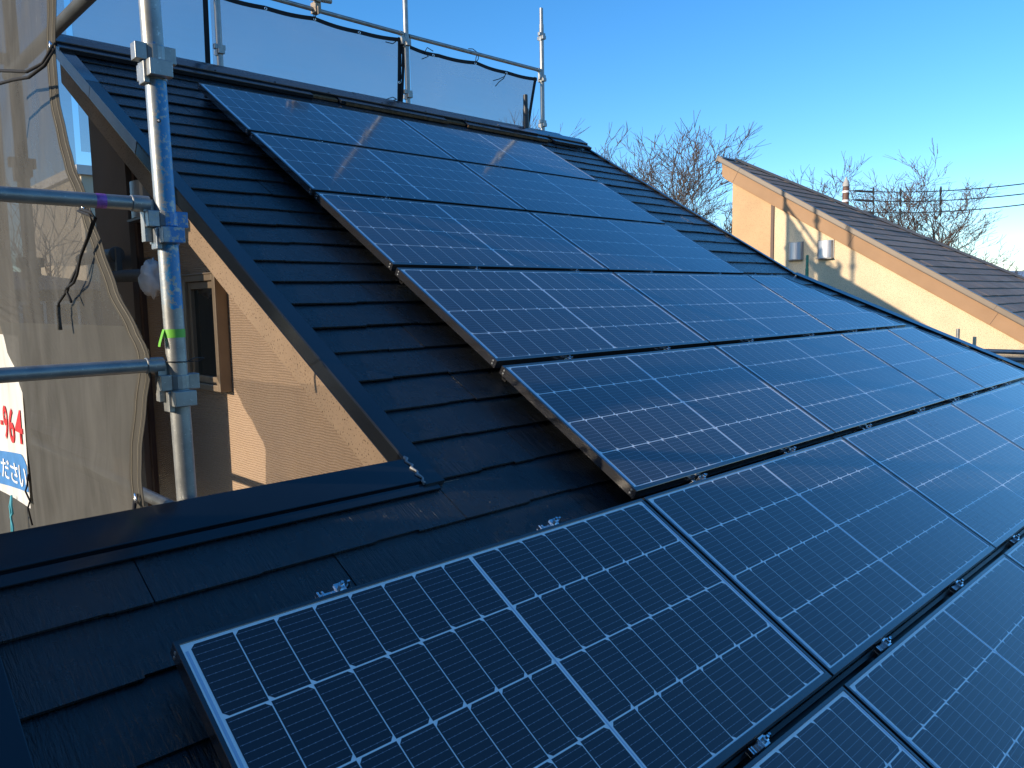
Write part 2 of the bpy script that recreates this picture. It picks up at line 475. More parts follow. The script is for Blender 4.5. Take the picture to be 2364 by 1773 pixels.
# ------------------------------------------------------------------ the house we stand on
house = empty("house", (3.4, -2.5, 0), "beige stucco house under the solar panels with its glossy black slate roof", "house")
def umax(y): return 5.812 if y > -2.2 else 5.812 + .857 * (-2.2 - y)
EAVE = -6.35
mb = MB()
courses(mb, .361, .182, -2, 22, lambda y: (.978, umax(y)), .955, rnd)
courses(mb, .361, .182, 23, 36, lambda y: (-.255, umax(y)), .955, rnd)
roof = mb.build("slate_roof", M['slate'], house)
mb = MB()
def slab(pts, z0, z1):
    a = [RP(u, y, z0) for u, y in pts]; b = [RP(u, y, z1) for u, y in pts]
    n_ = len(pts)
    mb.add(a + b, [tuple(range(n_)), tuple(range(n_, 2 * n_))[::-1]] + [(i, i + n_, (i + 1) % n_ + n_, (i + 1) % n_) for i in range(n_)])
slab([(.93, .655), (.93, -3.58), (-.30, -3.58), (-.30, EAVE + .02), (umax(EAVE) - .02, EAVE + .02), (5.80, -2.2), (5.80, .655)], -.116, -.16)
P0 = RP(5.80, -2.2, -.12); P1 = RP(umax(EAVE), EAVE, -.12)
mb.poly([P0, P1, Vector((P1.x, .35, P1.z)), Vector((5.80, .35, P0.z))])
mb.build("roof_deck", M['dark_metal'], house)

# ridge capping, in lengths with the bare battens showing where the lower trim is off
mb = MB()
mb.box(.885, 5.875, .545, .675, -.088, -.052, RP)
mb.box(.885, 5.875, .655, .690, -.155, -.056, RP)
cap = mb.build("ridge_cap", M['dark_metal'], house, bevel=.004)
mb = MB()
for a, b in ((.90, 2.62), (2.86, 3.92), (4.17, 5.22), (5.30, 5.86)):
    mb.box(a, b, .462, .549, -.094, -.064, RP)
mb.build("trim_board", M['dark_metal'], cap, bevel=.003)
mb = MB()
for a, b in ((2.9, 3.94), (4.16, 5.2)):
    mb.box(a, b, .456, .4615, -.092, -.073, RP)
for a, b in ((2.63, 2.855), (3.93, 4.165), (5.225, 5.295)):
    mb.box(a, b, .50, .549, -.0955, -.078, RP)
mb.build("batten", M['wood'], cap)
for u in (1.35, 1.9, 2.35, 2.8, 3.3, 3.75, 4.2, 4.7, 5.3):
    mb = MB(); mb.dome(RP(u, .57, -.052), RP(0, 0, 1) - RP(0, 0, 0), .008, .006)
    mb.build("screw", M['dark_metal'], cap)
mb = MB(); mb.box(4.62, 5.12, .538, .60, -.0515, -.047, RP)
mb.build("bright_flashing", simple("bare_flashing", (.25, .30, .36), .25, .7), cap)

# verge flashings
def verge(y0, y1, uo, ui, ztop, zbot):
    b = MB()
    s1, s2 = (uo, ui)
    b.box(min(s1, s2), max(s1, s2), y0, y1, ztop - .006, ztop, RP)
    t = .006 if ui > uo else -.006
    b.box(min(uo, uo + t), max(uo, uo + t), y0, y1, zbot, ztop - .006, RP)
    b.box(min(uo, uo + 4 * t), max(uo, uo + 4 * t), y0, y1, zbot - .005, zbot, RP)
    return b
b = verge(-3.655, -.06, .905, .979, -.084, -.150)
v1 = b.build("verge_flashing", M['dark_metal'], house, bevel=.0025)
b = verge(-.063, .545, .9035, .980, -.0825, -.151)
b.build("verge_flashing", M['verge_gloss'], house, bevel=.0025)
mb = MB()
mb.box(.905, .98, -3.663, -3.655, -.125, -.084, RP)
mb.build("end_cap", M['dark_metal'], v1)
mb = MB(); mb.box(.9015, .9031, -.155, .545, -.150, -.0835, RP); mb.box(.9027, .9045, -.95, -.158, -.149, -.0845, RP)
mb.build("reflection_strip", M['sky_reflection'], v1)  # thin strip added over the dark face, standing in for bright reflected sky
b = verge(-2.2, .545, 5.85, 5.806, -.083, -.15); b.build("verge_flashing", M['dark_metal'], house, bevel=.0025)
b = verge(EAVE, -3.55, -.335, -.254, -.083, -.15); b.build("verge_flashing", M['dark_metal'], house, bevel=.0025)
# hip flashing at the right
mb = MB()
d = .03
L = [RP(5.83 + .857 * t + dx, -2.2 - t, z) for t in (0, -EAVE - 2.2) for dx, z in ((-.050, -.083), (.03, -.074), (.055, -.12))]
mb.quad(L[0], L[1], L[4], L[3]); mb.quad(L[1], L[2], L[5], L[4])
mb.build("hip_flashing", M['verge_gloss'], house)
# capping along the top of the lower roof
mb = MB()
mb.box(-.36, .903, -3.645, -3.535, -.094, -.084, RP)
mb.box(-.36, .903, -3.5440, -3.535, -.20, -.0945, RP)
mb.box(-.36, .903, -3.645, -3.637, -.108, -.0945, RP)
pc = mb.build("parapet_capping", M['dark_metal'], house, bevel=.003)
mb = MB()
mb.box(-.36, .955, -3.684, -3.650, -.0985, -.092, RP)
mb.build("flashing_strip", M['dark_metal'], pc, bevel=.0015)
mb = MB()
path = []
for i in range(12):
    t = i / 11
    path.append(RP(.905 + .006 * math.sin(i * 2.1), -3.53 - .118 * t, -.082))
path += [RP(.906, -3.652, -.087), RP(.907, -3.655, -.10)]
mb.tube(path, .005, 7, radii=[.0045 + .0015 * math.sin(i * 1.7) for i in range(len(path))])
mb.build("sealant_bead", M['caulk'], house, smooth=True)

# bargeboards
mb = MB()
def barge(mb, X0, X1, ya, ztop, zlow, Yend, yend_low):
    # a plumb-cut board along the slope; Yend is the world Y of the cut at the high end
    def at(X, off, Y):   # point on a line parallel to the roof at normal offset off, at world Y
        y = (Y + ST * off) / CT
        return RP(X, y, off)
    Ylo = RP(0, ya, ztop).y
    A = [at(X0, ztop, Yend), at(X0, zlow, Yend), at(X0, zlow, Ylo), at(X0, ztop, Ylo)]
    B = [Vector((X1, p.y, p.z)) for p in A]
    mb.add(A + B, [(0, 1, 2, 3), (4, 7, 6, 5), (0, 4, 5, 1), (1, 5, 6, 2), (2, 6, 7, 3), (3, 7, 4, 0)])
barge(mb, .94, 1.062, -3.75, -.118, -.298, .602, 0)
mb.build("bargeboard", M['barge'], house, bevel=.004)
mb = MB()
barge(mb, 5.70, 5.82, -2.3, -.118, -.298, .602, 0)
mb.build("bargeboard", M['barge'], house, bevel=.004)

# walls
def zroof(Y, off=-.25):
    y = (Y + ST * off) / CT
    return RP(0, y, off).z
mb = MB()
YW = [.18, -3.30]
mb.quad((1.055, YW[0], 0), (1.055, YW[1], 0), (1.055, YW[1], zroof(YW[1])), (1.055, YW[0], zroof(YW[0])))
mb.quad((5.72, YW[1], 0), (5.72, .30, 0), (5.72, .30, zroof(.30)), (5.72, YW[1], zroof(YW[1])))
mb.quad((5.72, .295, 0), (1.055, .295, 0), (1.055, .295, zroof(.295)), (5.72, .295, zroof(.295)))
mb.quad((1.05, -3.08, 0), (-.22, -3.08, 0), (-.22, -3.08, 6.53), (1.05, -3.08, 6.53))
mb.quad((-.22, -3.08, 0), (-.22, -5.15, 0), (-.22, -5.15, 5.30), (-.22, -3.08, 6.50))
mb.quad((-.22, -5.15, 0), (7.6, -5.15, 0), (7.6, -5.15, 5.3), (-.22, -5.15, 5.3))
mb.quad((7.6, -5.15, 0), (7.6, .25, 0), (7.6, .25, 5.3), (7.6, -5.15, 5.3))
mb.quad((7.6, .25, 0), (5.72, .25, 0), (5.72, .25, 5.3), (7.6, .25, 5.3))
mb.build("wall", M['ribbed'], house)
mb = MB()
mb.add([(1.0, .32, 0), (1.0, -.275, 0), (1.0, -.275, zroof(-.275)), (1.0, .32, zroof(.32)),
        (1.30, .32, 0), (1.30, -.275, 0), (1.30, -.275, zroof(-.275)), (1.30, .32, zroof(.32))],
       [(0, 1, 2, 3), (1, 5, 6, 2), (4, 0, 3, 7)])
mb.build("corner_pier", M['pier'], house)
mb = MB(); mb.box(1.030, 1.0545, -.317, -.2765, 0, zroof(-.30))
mb.build("joint_strip", M['browntrim'], house)
mb = MB(); mb.tube([RP(-.3, EAVE - .05, -.19), RP(8.9, EAVE - .05, -.19)], .055, 10)
mb.build("gutter", M['dark_metal'], house, smooth=True, angle=40)

# window in the gable wall
wr = MB()
y0, y1, z0, z1 = -1.40, -1.005, 6.695, 7.252
fw = .052
wr.box(.995, 1.054, y0, y0 + .035, z0, z1); wr.box(.995, 1.054, y1 - .035, y1, z0, z1)
wr.box(.9955, 1.054, y0 + .035, y1 - .035, z1 - .03, z1); wr.box(.9955, 1.054, y0 + .035, y1 - .035, z0, z0 + .03)
wr.box(.990, 1.054, y0 - .012, y1 + .012, z1, z1 + .008)
win = wr.build("window", M['bronze'], house, bevel=.003)
mb = MB()
ya, yb, za, zb = y0 + .037, y1 - .037, z0 + .032, z1 - .032
mb.box(1.010, 1.045, ya, ya + .028, za, zb); mb.box(1.010, 1.045, yb - .028, yb, za, zb)
mb.box(1.0105, 1.045, ya + .028, yb - .028, zb - .034, zb); mb.box(1.0105, 1.045, ya + .028, yb - .028, za, za + .034)
mb.build("sash", M['bronze'], win, bevel=.003)
mb = MB(); mb.quad((1.030, yb - .026, za + .032), (1.030, ya + .026, za + .032), (1.030, ya + .026, zb - .032), (1.030, yb - .026, zb - .032))
mb.build("pane", M['glassdark'], win)

def vent(parent, X, yc, zt, zb, wdt, deep):
    b = MB(); K = 14
    ring = []
    for i in range(K + 1):
        t = math.pi * i / K
        ring.append((X - deep * math.sin(t) ** .7, yc + wdt / 2 * math.cos(t)))
    for i in range(K):
        (xa, yA), (xb, yB) = ring[i], ring[i + 1]
        b.quad((xa, yA, zb), (xb, yB, zb), (xb, yB, zt), (xa, yA, zt))
        b.add([(xa, yA, zt), (xb, yB, zt), (X, yc, zt)], [(0, 1, 2)])
    o = b.build("vent_hood", M['greytile'], parent, smooth=True, angle=50)
    b = MB()
    b.box(X - deep * .95, X - .002, yc - wdt / 2 - .008, yc + wdt / 2 + .008, zb - .014, zb - .002)
    b.box(X - .012, X - .001, yc - wdt / 2 - .012, yc + wdt / 2 + .012, zb - .014, zt + .010)
    b.build("back_plate", simple("vent_plate_%d" % len(bpy.data.materials), (.20, .2, .2), .5, .3), o)
vent(house, 1.055, -.455, 7.785, 7.59, .235, .085)

# flexible duct along the wall, its end bagged
duct = empty("drain_duct", (.9, -.2, 7.29), "dark corrugated duct running along the brown wall behind the blue post", "duct")
mb = MB(); mb.tube([(.90, .30, 7.40), (.90, -.37, 7.395)], .036, 14); mb.torus((.90, -.355, 7.395), (0, 1, 0), .037, .006)
mb.build("rigid_pipe", M['duct'], duct, smooth=True, angle=45)
mb = MB(); mb.box(.885, .915, -.392, -.368, 7.27, 7.43); mb.box(.875, .925, -.40, -.365, 7.262, 7.285)
mb.build("bracket", M['duct'], duct, bevel=.004)
mb = MB(); path = []; rr = []
for i in range(97):
    t = i / 96
    path.append((.90, -.30 - .50 * t, 7.277 - .012 * t)); rr.append(.030 + (.0035 if i % 4 < 2 else 0))
mb.tube(path, .03, 14, radii=rr)
mb.build("corrugated_hose", M['duct'], duct, smooth=True)
mb = MB(); K = 22; J = 16
for i in range(K):
    for j in range(J + 1):
        ph = math.pi * j / J; th = 2 * math.pi * i / K
        q = Vector((math.sin(ph) * math.cos(th), math.sin(ph) * math.sin(th), math.cos(ph)))
        f_ = 1 + .34 * noise.noise(q * 2.3 + Vector((3, 1, 7))) + .16 * noise.noise(q * 6.0) + .22 * abs(noise.noise(Vector((q.x * 7, q.y * 7, q.z * 2.5))))
        sh = .75 + .35 * (1 - (q.z + 1) / 2)
        mb.v.append(Vector((.895 +   .055 * q.x * f_ * sh, -.885 + .070 * q.y * f_ * sh, 7.262 + .088 * q.z * f_ - .012)))
for i in range(K):
    for j in range(J):
        mb.f.append([i * (J + 1) + j, ((i + 1) % K) * (J + 1) + j, ((i + 1) % K) * (J + 1) + j + 1, i * (J + 1) + j + 1]); mb.mi.append(0)
tag(mb.build("plastic_bag", M['bag'], smooth=True), "crumpled white plastic bag tied over the end of the corrugated duct", "plastic bag")

# ------------------------------------------------------------------ neighbouring house, same model, set back
nb = empty("house", (12.5, -1.5, 0), "neighbouring house with sunlit orange and cream wall under a brown slate roof", "house")
def numax(y): return 9.97 + .857 * (1.32 - y)
mb = MB()
courses(mb, .998 + .182, .182, 0, 44, lambda y: (9.60, numax(y)), 9.9, random.Random(9), zt=-.082, steps=True, deep=.007)
mb.build("slate_roof", M['nslate'], nb)
mb = MB()
NE = -6.9
a = [(9.56, 1.30), (9.56, NE), (numax(NE) - .02, NE), (9.96, 1.30)]
A = [RP(u, y, -.102) for u, y in a]; B = [RP(u, y, -.15) for u, y in a]
mb.add(A + B, [(0, 1, 2, 3), (7, 6, 5, 4)] + [(i, i + 4, (i + 1) % 4 + 4, (i + 1) % 4) for i in range(4)])
mb.poly([RP(9.96, 1.30, -.11), Vector((RP(numax(NE), NE).x, 3.0, RP(0, NE, -.11).z)), RP(numax(NE) - .02, NE, -.11)])
mb.build("roof_deck", M['farroof'], nb)
M['taupe'] = simple("taupe_flashing", (.155, .122, .092), .38, .1, .5, .08, 3)
M['hipgrey'] = simple("grey_hip_flashing", (.13, .125, .12), .4, .1, .5, .1, 3)
mb = MB()
mb.box(9.535, 9.605, -6.9, 1.325, -.083, -.077, RP); mb.box(9.535, 9.541, -6.9, 1.325, -.137, -.083, RP); mb.box(9.535, 9.56, -6.9, 1.325, -.142, -.137, RP)
mb.build("verge_flashing", M['taupe'], nb, bevel=.002)
mb = MB()
mb.box(9.53, 9.975, 1.325, 1.345, -.16, -.072, RP)
mb.box(9.53, 9.975, 1.26, 1.325, -.076, -.068, RP)
mb.build("ridge_cap", M['hipgrey'], nb)
mb = MB()
L = [RP(9.985 + .857 * t + dx, 1.33 - t, z) for t in (0, 1.33 - NE) for dx, z in ((-.05, -.078), (.0, -.048), (.07, -.10))]
mb.quad(L[0], L[1], L[4], L[3]); mb.quad(L[1], L[2], L[5], L[4])
mb.build("hip_flashing", M['hipgrey'], nb)
mb = MB(); barge(mb, 9.57, 9.66, -6.85, -.12, -.302, 1.142, 0); barge(mb, 9.595, 9.66, -6.85, -.302, -.318, 1.12, 0)
mb.build("bargeboard", M['nbarge'], nb)
for yy in (-.99, -2.91, -4.8, 0.95):
    mb = MB(); mb.box(9.5675, 9.5695, yy - .002, yy + .002, -.30, -.14, RP); mb.build("board_joint", M['browntrim'], nb)
for yy in (.93, -.86, -2.86, -4.7):
    mb = MB(); mb.box(9.5335, 9.5345, yy - .002, yy + .002, -.137, -.08, RP); mb.build("flashing_joint", M['browntrim'], nb)
mb = MB()
mb.quad((9.62, 1.0, 0), (9.62, .40, 0), (9.62, .40, zroof(.40, -.28)), (9.62, 1.0, zroof(1.0, -.28)))
mb.quad((9.9, 1.0, 0), (9.62, 1.0, 0), (9.62, 1.0, zroof(1.0, -.28)), (9.9, 1.0, zroof(1.0, -.28)))
mb.quad((9.62, .40, 0), (9.66, .40, 0), (9.66, .40, zroof(.40, -.28)), (9.62, .40, zroof(.40, -.28)))
mb.build("corner_pier", M['npier'], nb)
mb = MB(); mb.box(9.61, 9.66, .357, .3985, 0, zroof(.36, -.28)); mb.build("joint_strip", M['browntrim'], nb)
mb = MB()
mb.quad((9.63, .40, 0), (9.63, -6.2, 0), (9.63, -6.2, zroof(-6.2, -.28)), (9.63, .40, zroof(.40, -.28)))
mb.quad((9.63, -6.2, 0), (15.5, -6.2, 0), (15.5, -6.2, 4.6), (9.63, -6.2, 4.6))
mb.quad((15.5, -6.2, 0), (15.5, 3, 0), (15.5, 3, 4.6), (15.5, -6.2, 4.6))
mb.quad((15.5, 3, 0), (9.63, 3, 0), (9.63, 3, 4.6), (15.5, 3, 4.6))
mb.build("wall", M['nwall'], nb)
vent(nb, 9.63, .033, 7.822, 7.60, .185, .07)
vent(nb, 9.63, -.380, 7.820, 7.597, .195, .07)

# ------------------------------------------------------------------ solar panels
PH, PG, PU = .7688, .0334, 1.552
THK = .035
def inset(poly, dists):
    n_ = len(poly); out = []
    lines = []
    for i in range(n_):
        a = Vector((*poly[i], 0)); b = Vector((*poly[(i + 1) % n_], 0)); d = (b - a).normalized(); nrm = Vector((-d.y, d.x, 0))
        lines.append((a + nrm * dists[i], d))
    for i in range(n_):
        p, d = lines[i - 1]; q, e = lines[i]
        den = d.x * e.y - d.y * e.x
        t = ((q.x - p.x) * e.y - (q.y - p.y) * e.x) / den
        r = p + d * t; out.append((r.x, r.y))
    return out
def frame_mesh(poly, lips):
    b = MB(); n_ = len(poly)
    o1 = poly; o2 = inset(poly, [.0009] * n_); i1 = inset(poly, [l - .0006 for l in lips]); i2 = inset(poly, lips)
    ib = inset(poly, [.028] * n_)
    rings = [([(x, y, -THK) for x, y in ib]), ([(x, y, -THK) for x, y in o1]), ([(x, y, -.0009) for x, y in o1]), ([(x, y, 0) for x, y in o2]), ([(x, y, 0) for x, y in i1]), ([(x, y, -.0006) for x, y in i2]), ([(x, y, -.0028) for x, y in i2])]
    for r in rings: b.v += [Vector(p) for p in r]
    for k in range(len(rings) - 1):
        for i in range(n_):
            j = (i + 1) % n_
            b.f.append([k * n_ + i, k * n_ + j, (k + 1) * n_ + j, (k + 1) * n_ + i]); b.mi.append(0)
    return b
LIPS = dict(left=.010, right=.010, top=.011, bottom=.019)
TOPM, BOTM = .0075, .0045
rowh = (PH - .011 - .019 - TOPM - BOTM - 3 * .0040) / 4
def row_y(r): return -(.011 + TOPM) - r * (rowh + .0040)
def add_cell(b, x0, x1, y1, y0, left):
    c = .0098
    if left: pts = [(x0 + c, y1), (x0, y1 - c), (x0, y0 + c), (x0 + c, y0), (x1, y0), (x1, y1)]
    else: pts = [(x0, y1), (x0, y0), (x1 - c, y0), (x1, y0 + c), (x1, y1 - c), (x1 - c, y1)]
    b.add([(x, y, -.0022) for x, y in pts], [tuple(range(6))], 1)
    b.uv[len(b.f) - 1] = [((x - x0) / (x1 - x0), (y - y0) / (y1 - y0)) for x, y in pts]
def laminate(W, kind):
    b = MB()
    mL = .027
    if kind == 'trap':
        poly = [(0, 0), (0, -PH), (W + PH * .985, -PH), (W, 0)]
        q = inset(poly, [.009, .017, .009, .010])
        b.add([(x, y, -.0030) for x, y in q], [tuple(range(4))], 3)
        gx = .0029; cw = .0898
        for r in range(4):
            yt = row_y(r); n_ = 5 + 2 * r
            if W < .485: n_ = 5 + 2 * r
            xr = mL + n_ * (cw + gx) + .009
            top = yt + (.004 if r else TOPM)
            b.add([(.009, top, -.0026), (.009, yt - rowh - (.002 if r < 3 else BOTM), -.0026), (xr, yt - rowh - (.002 if r < 3 else BOTM), -.0026), (xr, top, -.0026)], [(0, 1, 2, 3)], 0)
            for c in range(n_):
                x0 = mL + c * (cw + gx)
                add_cell(b, x0, x0 + cw, yt, yt - rowh, r % 2 == 0)
    else:
        x0_, x1_ = .009, W - .009
        b.add([(x0_, -.010, -.0026), (x0_, -PH + .018, -.0026), (x1_, -PH + .018, -.0026), (x1_, -.010, -.0026)], [(0, 1, 2, 3)], 0)
        gx = .0029
        halves = [(mL, 8, 1)] if kind == 'half' else [(mL, 8, 1), (None, 8, 0)]
        mid = .014
        if kind == 'half': cw = (W - 2 * mL - 7 * gx) / 8
        else: cw = (W - 2 * mL - mid - 14 * gx) / 16
        x = mL
        for hi, (s0, cnt, lf) in enumerate(halves):
            for c in range(cnt):
                for r in range(4):
                    yt = row_y(r)
                    add_cell(b, x, x + cw, yt, yt - rowh, (r % 2 == 0) == bool(lf))
                x += cw + (gx if c < cnt - 1 else 0)
            if hi == 0 and kind != 'half':
                b.add([(x + .005, -.03, -.0023), (x + .005, -PH + .03, -.0023), (x + .009, -PH + .03, -.0023), (x + .009, -.03, -.0023)], [(0, 1, 2, 3)], 2)
                x += mid
        for xa in (.0145, W - .0145 - .006):
            b.add([(xa, -.03, -.0023), (xa, -PH + .03, -.0023), (xa + .006, -PH + .03, -.0023), (xa + .006, -.03, -.0023)], [(0, 1, 2, 3)], 2)
    return b
PM = {}
def panel_data(kind, W):
    key = (kind, round(W, 3))
    if key not in PM:
        if kind == 'trap': poly = [(0, 0), (0, -PH), (W + PH * .985, -PH), (W, 0)]
        else: poly = [(0, 0), (0, -PH), (W, -PH), (W, 0)]
        fo = frame_mesh(poly, [LIPS['left'], LIPS['bottom'], LIPS['right'], LIPS['top']]).build("frame", M['frame'])
        lo = laminate(W, kind).build("laminate", [M['back'], M['cell'], M['ribbon'], M['blackback']])
        sm = MB()
        for yy, zz in ((-.022, -.012), (-.022, -.026), (-PH + .022, -.012), (-PH + .022, -.026)):
            sm.dome((0, yy, zz), (-1, 0, 0), .0045, .0022, 8)
        PM[key] = (fo, lo)
        for o in (fo, lo): COL.objects.unlink(o)
    return PM[key]
scr = MB(); scr.dome((0, 0, 0), (-1, 0, 0), .0048, .0024, 10)
scr_o = scr.build("screw", M['galv']); COL.objects.unlink(scr_o)
ORD = ["first", "second", "third", "fourth", "fifth", "sixth", "seventh"]
def panel(u, row, kind, W, label):
    r = empty("solar_panel", RP(u, -(row - 1) * (PH + PG), 0), label, "solar panel", "solar panels mounted in rows on the black roof")
    r.rotation_euler = (TH, 0, 0)
    for src in panel_data(kind, W):
        c = src.copy(); COL.objects.link(c); c.parent = r
    return r
rows = {1: [1, 2], 2: [1, 2], 3: [1, 2], 4: [1, 2], 5: [1, 2], 6: [0, 1, 2, 3], 7: [0, 1, 2, 3]}
for row, cols in rows.items():
    for ci, k in enumerate(cols):
        rn = "top row by the ridge" if row == 1 else ORD[row - 1] + " row below the ridge"
        extra = "dark blue solar panel, " + ORD[ci] + " from the left in the " + rn
        if row == 6 and k == 0: extra = "large nearest solar panel jutting out at the left end of the sixth row"
        p = panel(k * PU + .006, row, 'full', 1.54, extra)
        if k == cols[0] and row < 7:
            for yy in (-.020, -PH + .020):
                for zz in (-.011, -.025):
                    c = scr_o.copy(); COL.objects.link(c); c.parent = p; c.location = (0, yy, zz)
panel(3 * PU + .006, 4, 'trap', .495, "trapezoid solar panel with stepped cells at the right end of the fourth row")
panel(3 * PU + .006, 5, 'half', .7935, "short half-width solar panel in the fifth row beside the stepped one")
panel(3 * PU + .006 + .7935 + .012, 5, 'trap', .495, "trapezoid solar panel with stepped cells at the right end of the fifth row")
panel(4 * PU + .006, 6, 'trap', .495, "trapezoid solar panel cut by the frame at the right end of the sixth row")

# mounting rails in the gaps between the rows
ends = {1: (1.62, 4.6), 2: (1.62, 4.62), 3: (1.62, 5.15), 4: (1.62, 5.88), 5: (1.62, 6.66), 6: (.07, 7.0)}
for g, (ua, ub) in ends.items():
    yc = -(g - 1) * (PH + PG) - PH - PG / 2
    b = MB()
    b.box(ua, ub, yc - .012, yc + .012, -.090, -.082, RP)
    b.box(ua, ub, yc + .010, yc + .0145, -.082, -.046, RP); b.box(ua, ub, yc - .0145, yc - .010, -.082, -.056, RP)
    b.box(ua, ub, yc + .002, yc + .010, -.052, -.046, RP)
    tag(b.build("mounting_rail", M['rail']), "black mounting rail in the gap under the %s panel row" % ORD[g - 1], "mounting rail", "black mounting rails between the panel rows")
b = MB(); b.box(1.62, 4.58, .006, .03, -.09, -.04, RP)
tag(b.build("mounting_rail", M['rail']), "black mounting rail along the top edge of the highest panel row", "mounting rail", "black mounting rails between the panel rows")

# clips
def make_clip(loc):
    r = empty("mounting_clip", loc, "small silver mounting clip with bolt in a gap between panel rows", "mounting clip", "silver mounting clips in the panel gaps")
    r.rotation_euler = (TH, 0, 0)
    b = MB()
    b.box(-.055, -.012, -.0095, .0095, -.052, -.028); b.box(-.055, -.050, -.0095, .0095, -.028, -.014)
    b.box(-.042, -.037, -.0095, .0095, -.028, -.016)
    b.box(-.012, .018, -.0115, .0115, -.046, -.012); b.box(-.010, .016, -.0135, .0135, -.012, -.0085)
    b.build("bracket", M['bright'], r, local=True, bevel=.0012)
    b = MB()
    for i in range(6):
        a0, a1 = math.pi / 3 * i, math.pi / 3 * (i + 1)
        p = lambda a, z: (.004 + .0085 * math.cos(a), .0085 * math.sin(a), z)
        b.quad(p(a0, -.0085), p(a1, -.0085), p(a1, 0), p(a0, 0)); b.add([p(a0, 0), p(a1, 0), (.004, 0, .0015)], [(0, 1, 2)])
    b.tube([(.004, 0, -.0085), (.004, 0, .009)], .0042, 8)
    b.build("bolt", M['bright'], r, local=True)
    b = MB(); b.tube([(.020, -.002, -.03), (.026, .0, -.006), (.024, .003, .002)], .004, 6)
    b.build("spring", M['bright'], r, local=True)
    return r
CL = {6: [.38, 1.15, 1.92, 2.62, 3.39, 4.16, 4.9], 5: [1.95, 2.66, 3.48, 4.24, 4.85, 5.21, 5.65, 6.0], 4: [1.97, 2.7, 3.52, 4.28, 4.94, 5.27, 5.66],
      3: [2.05, 2.8, 3.5, 4.3], 2: [2.0, 3.5, 4.3], 1: [2.0, 3.5]}
clip0 = None
for g, us in CL.items():
    yc = -(g - 1) * (PH + PG) - PH - PG / 2
    for u in us:
        loc = RP(u, yc + .001, -.006)
        if clip0 is None: clip0 = make_clip(loc)
        else:
            c = copy_tree(clip0); c.location = loc
for u, lab in ((.40, "loose silver clip on wet slates above the nearest panel, left one"), (1.14, "loose silver clip on wet slates near the brown panel corner")):
    c = copy_tree(clip0); c.location = RP(u, -3.992, -.004); c["label"] = lab
    c["group"] = "silver clips along the top of the nearest panel"
# extra slate-side clips at the open right ends
for u, y in ((4.79, -2.387), (5.04, -2.387)):
    c = copy_tree(clip0); c.location = RP(u, y, -.008)
    c["label"] = "small silver mounting clip above the trapezoid panel of the fourth row"; c["group"] = "silver clips above the fourth row trapezoid panel"

# water drops lying on the glass and slates
b = MB(); rw = random.Random(3); nrm = RP(0, 0, 1) - RP(0, 0, 0)
def drops(n_, ua, ub, ya, yb, z, r0, r1, clus=6):
    for i in range(n_):
        if i % clus == 0: cu, cy = rw.uniform(ua, ub), rw.uniform(ya, yb)
        u, y = cu + rw.gauss(0, .09), cy + rw.gauss(0, .06)
        if ua < u < ub and ya < y < yb:
            r = rw.uniform(r0, r1); b.dome(RP(u, y, z), nrm, r, r * .45, 8)
drops(170, 1.6, 3.05, -5.55, -4.86, -.0021, .0014, .0032, 14)
drops(110, 3.2, 4.6, -4.7, -4.05, -.0021, .0016, .0034, 14)
drops(60, 4.7, 6.1, -4.7, -4.05, -.0021, .0016, .0034, 12)
drops(70, 3.15, 5.4, -3.9, -3.25, -.0021, .0016, .0036, 10)
drops(50, 1.62, 3.05, -3.9, -3.25, -.0021, .0015, .003, 12)
drops(60, .05, 1.5, -4.75, -4.05, -.0021, .0014, .003, 10)
drops(60, 1.62, 5.1, -3.1, -2.5, -.0021, .0016, .0034, 10)
drops(160, 1.02, 1.5, -3.6, -2.2, -.0955, .0012, .0026, 5)
drops(160, -.2, 1.4, -4.4, -3.72, -.0955, .0010, .0022, 6)
tag(b.build("water_drops", M['water'], smooth=True), "scattered rain drops lying on panel glass and wet slates", "water drops", kind="stuff")
#PART3
M['silhouette_steel'] = simple('darkened_silhouette_steel', (.055, .048, .04), .7, .2, .3, .2, 20)  # galvanised steel darkened so the post's silhouette is painted into its colour
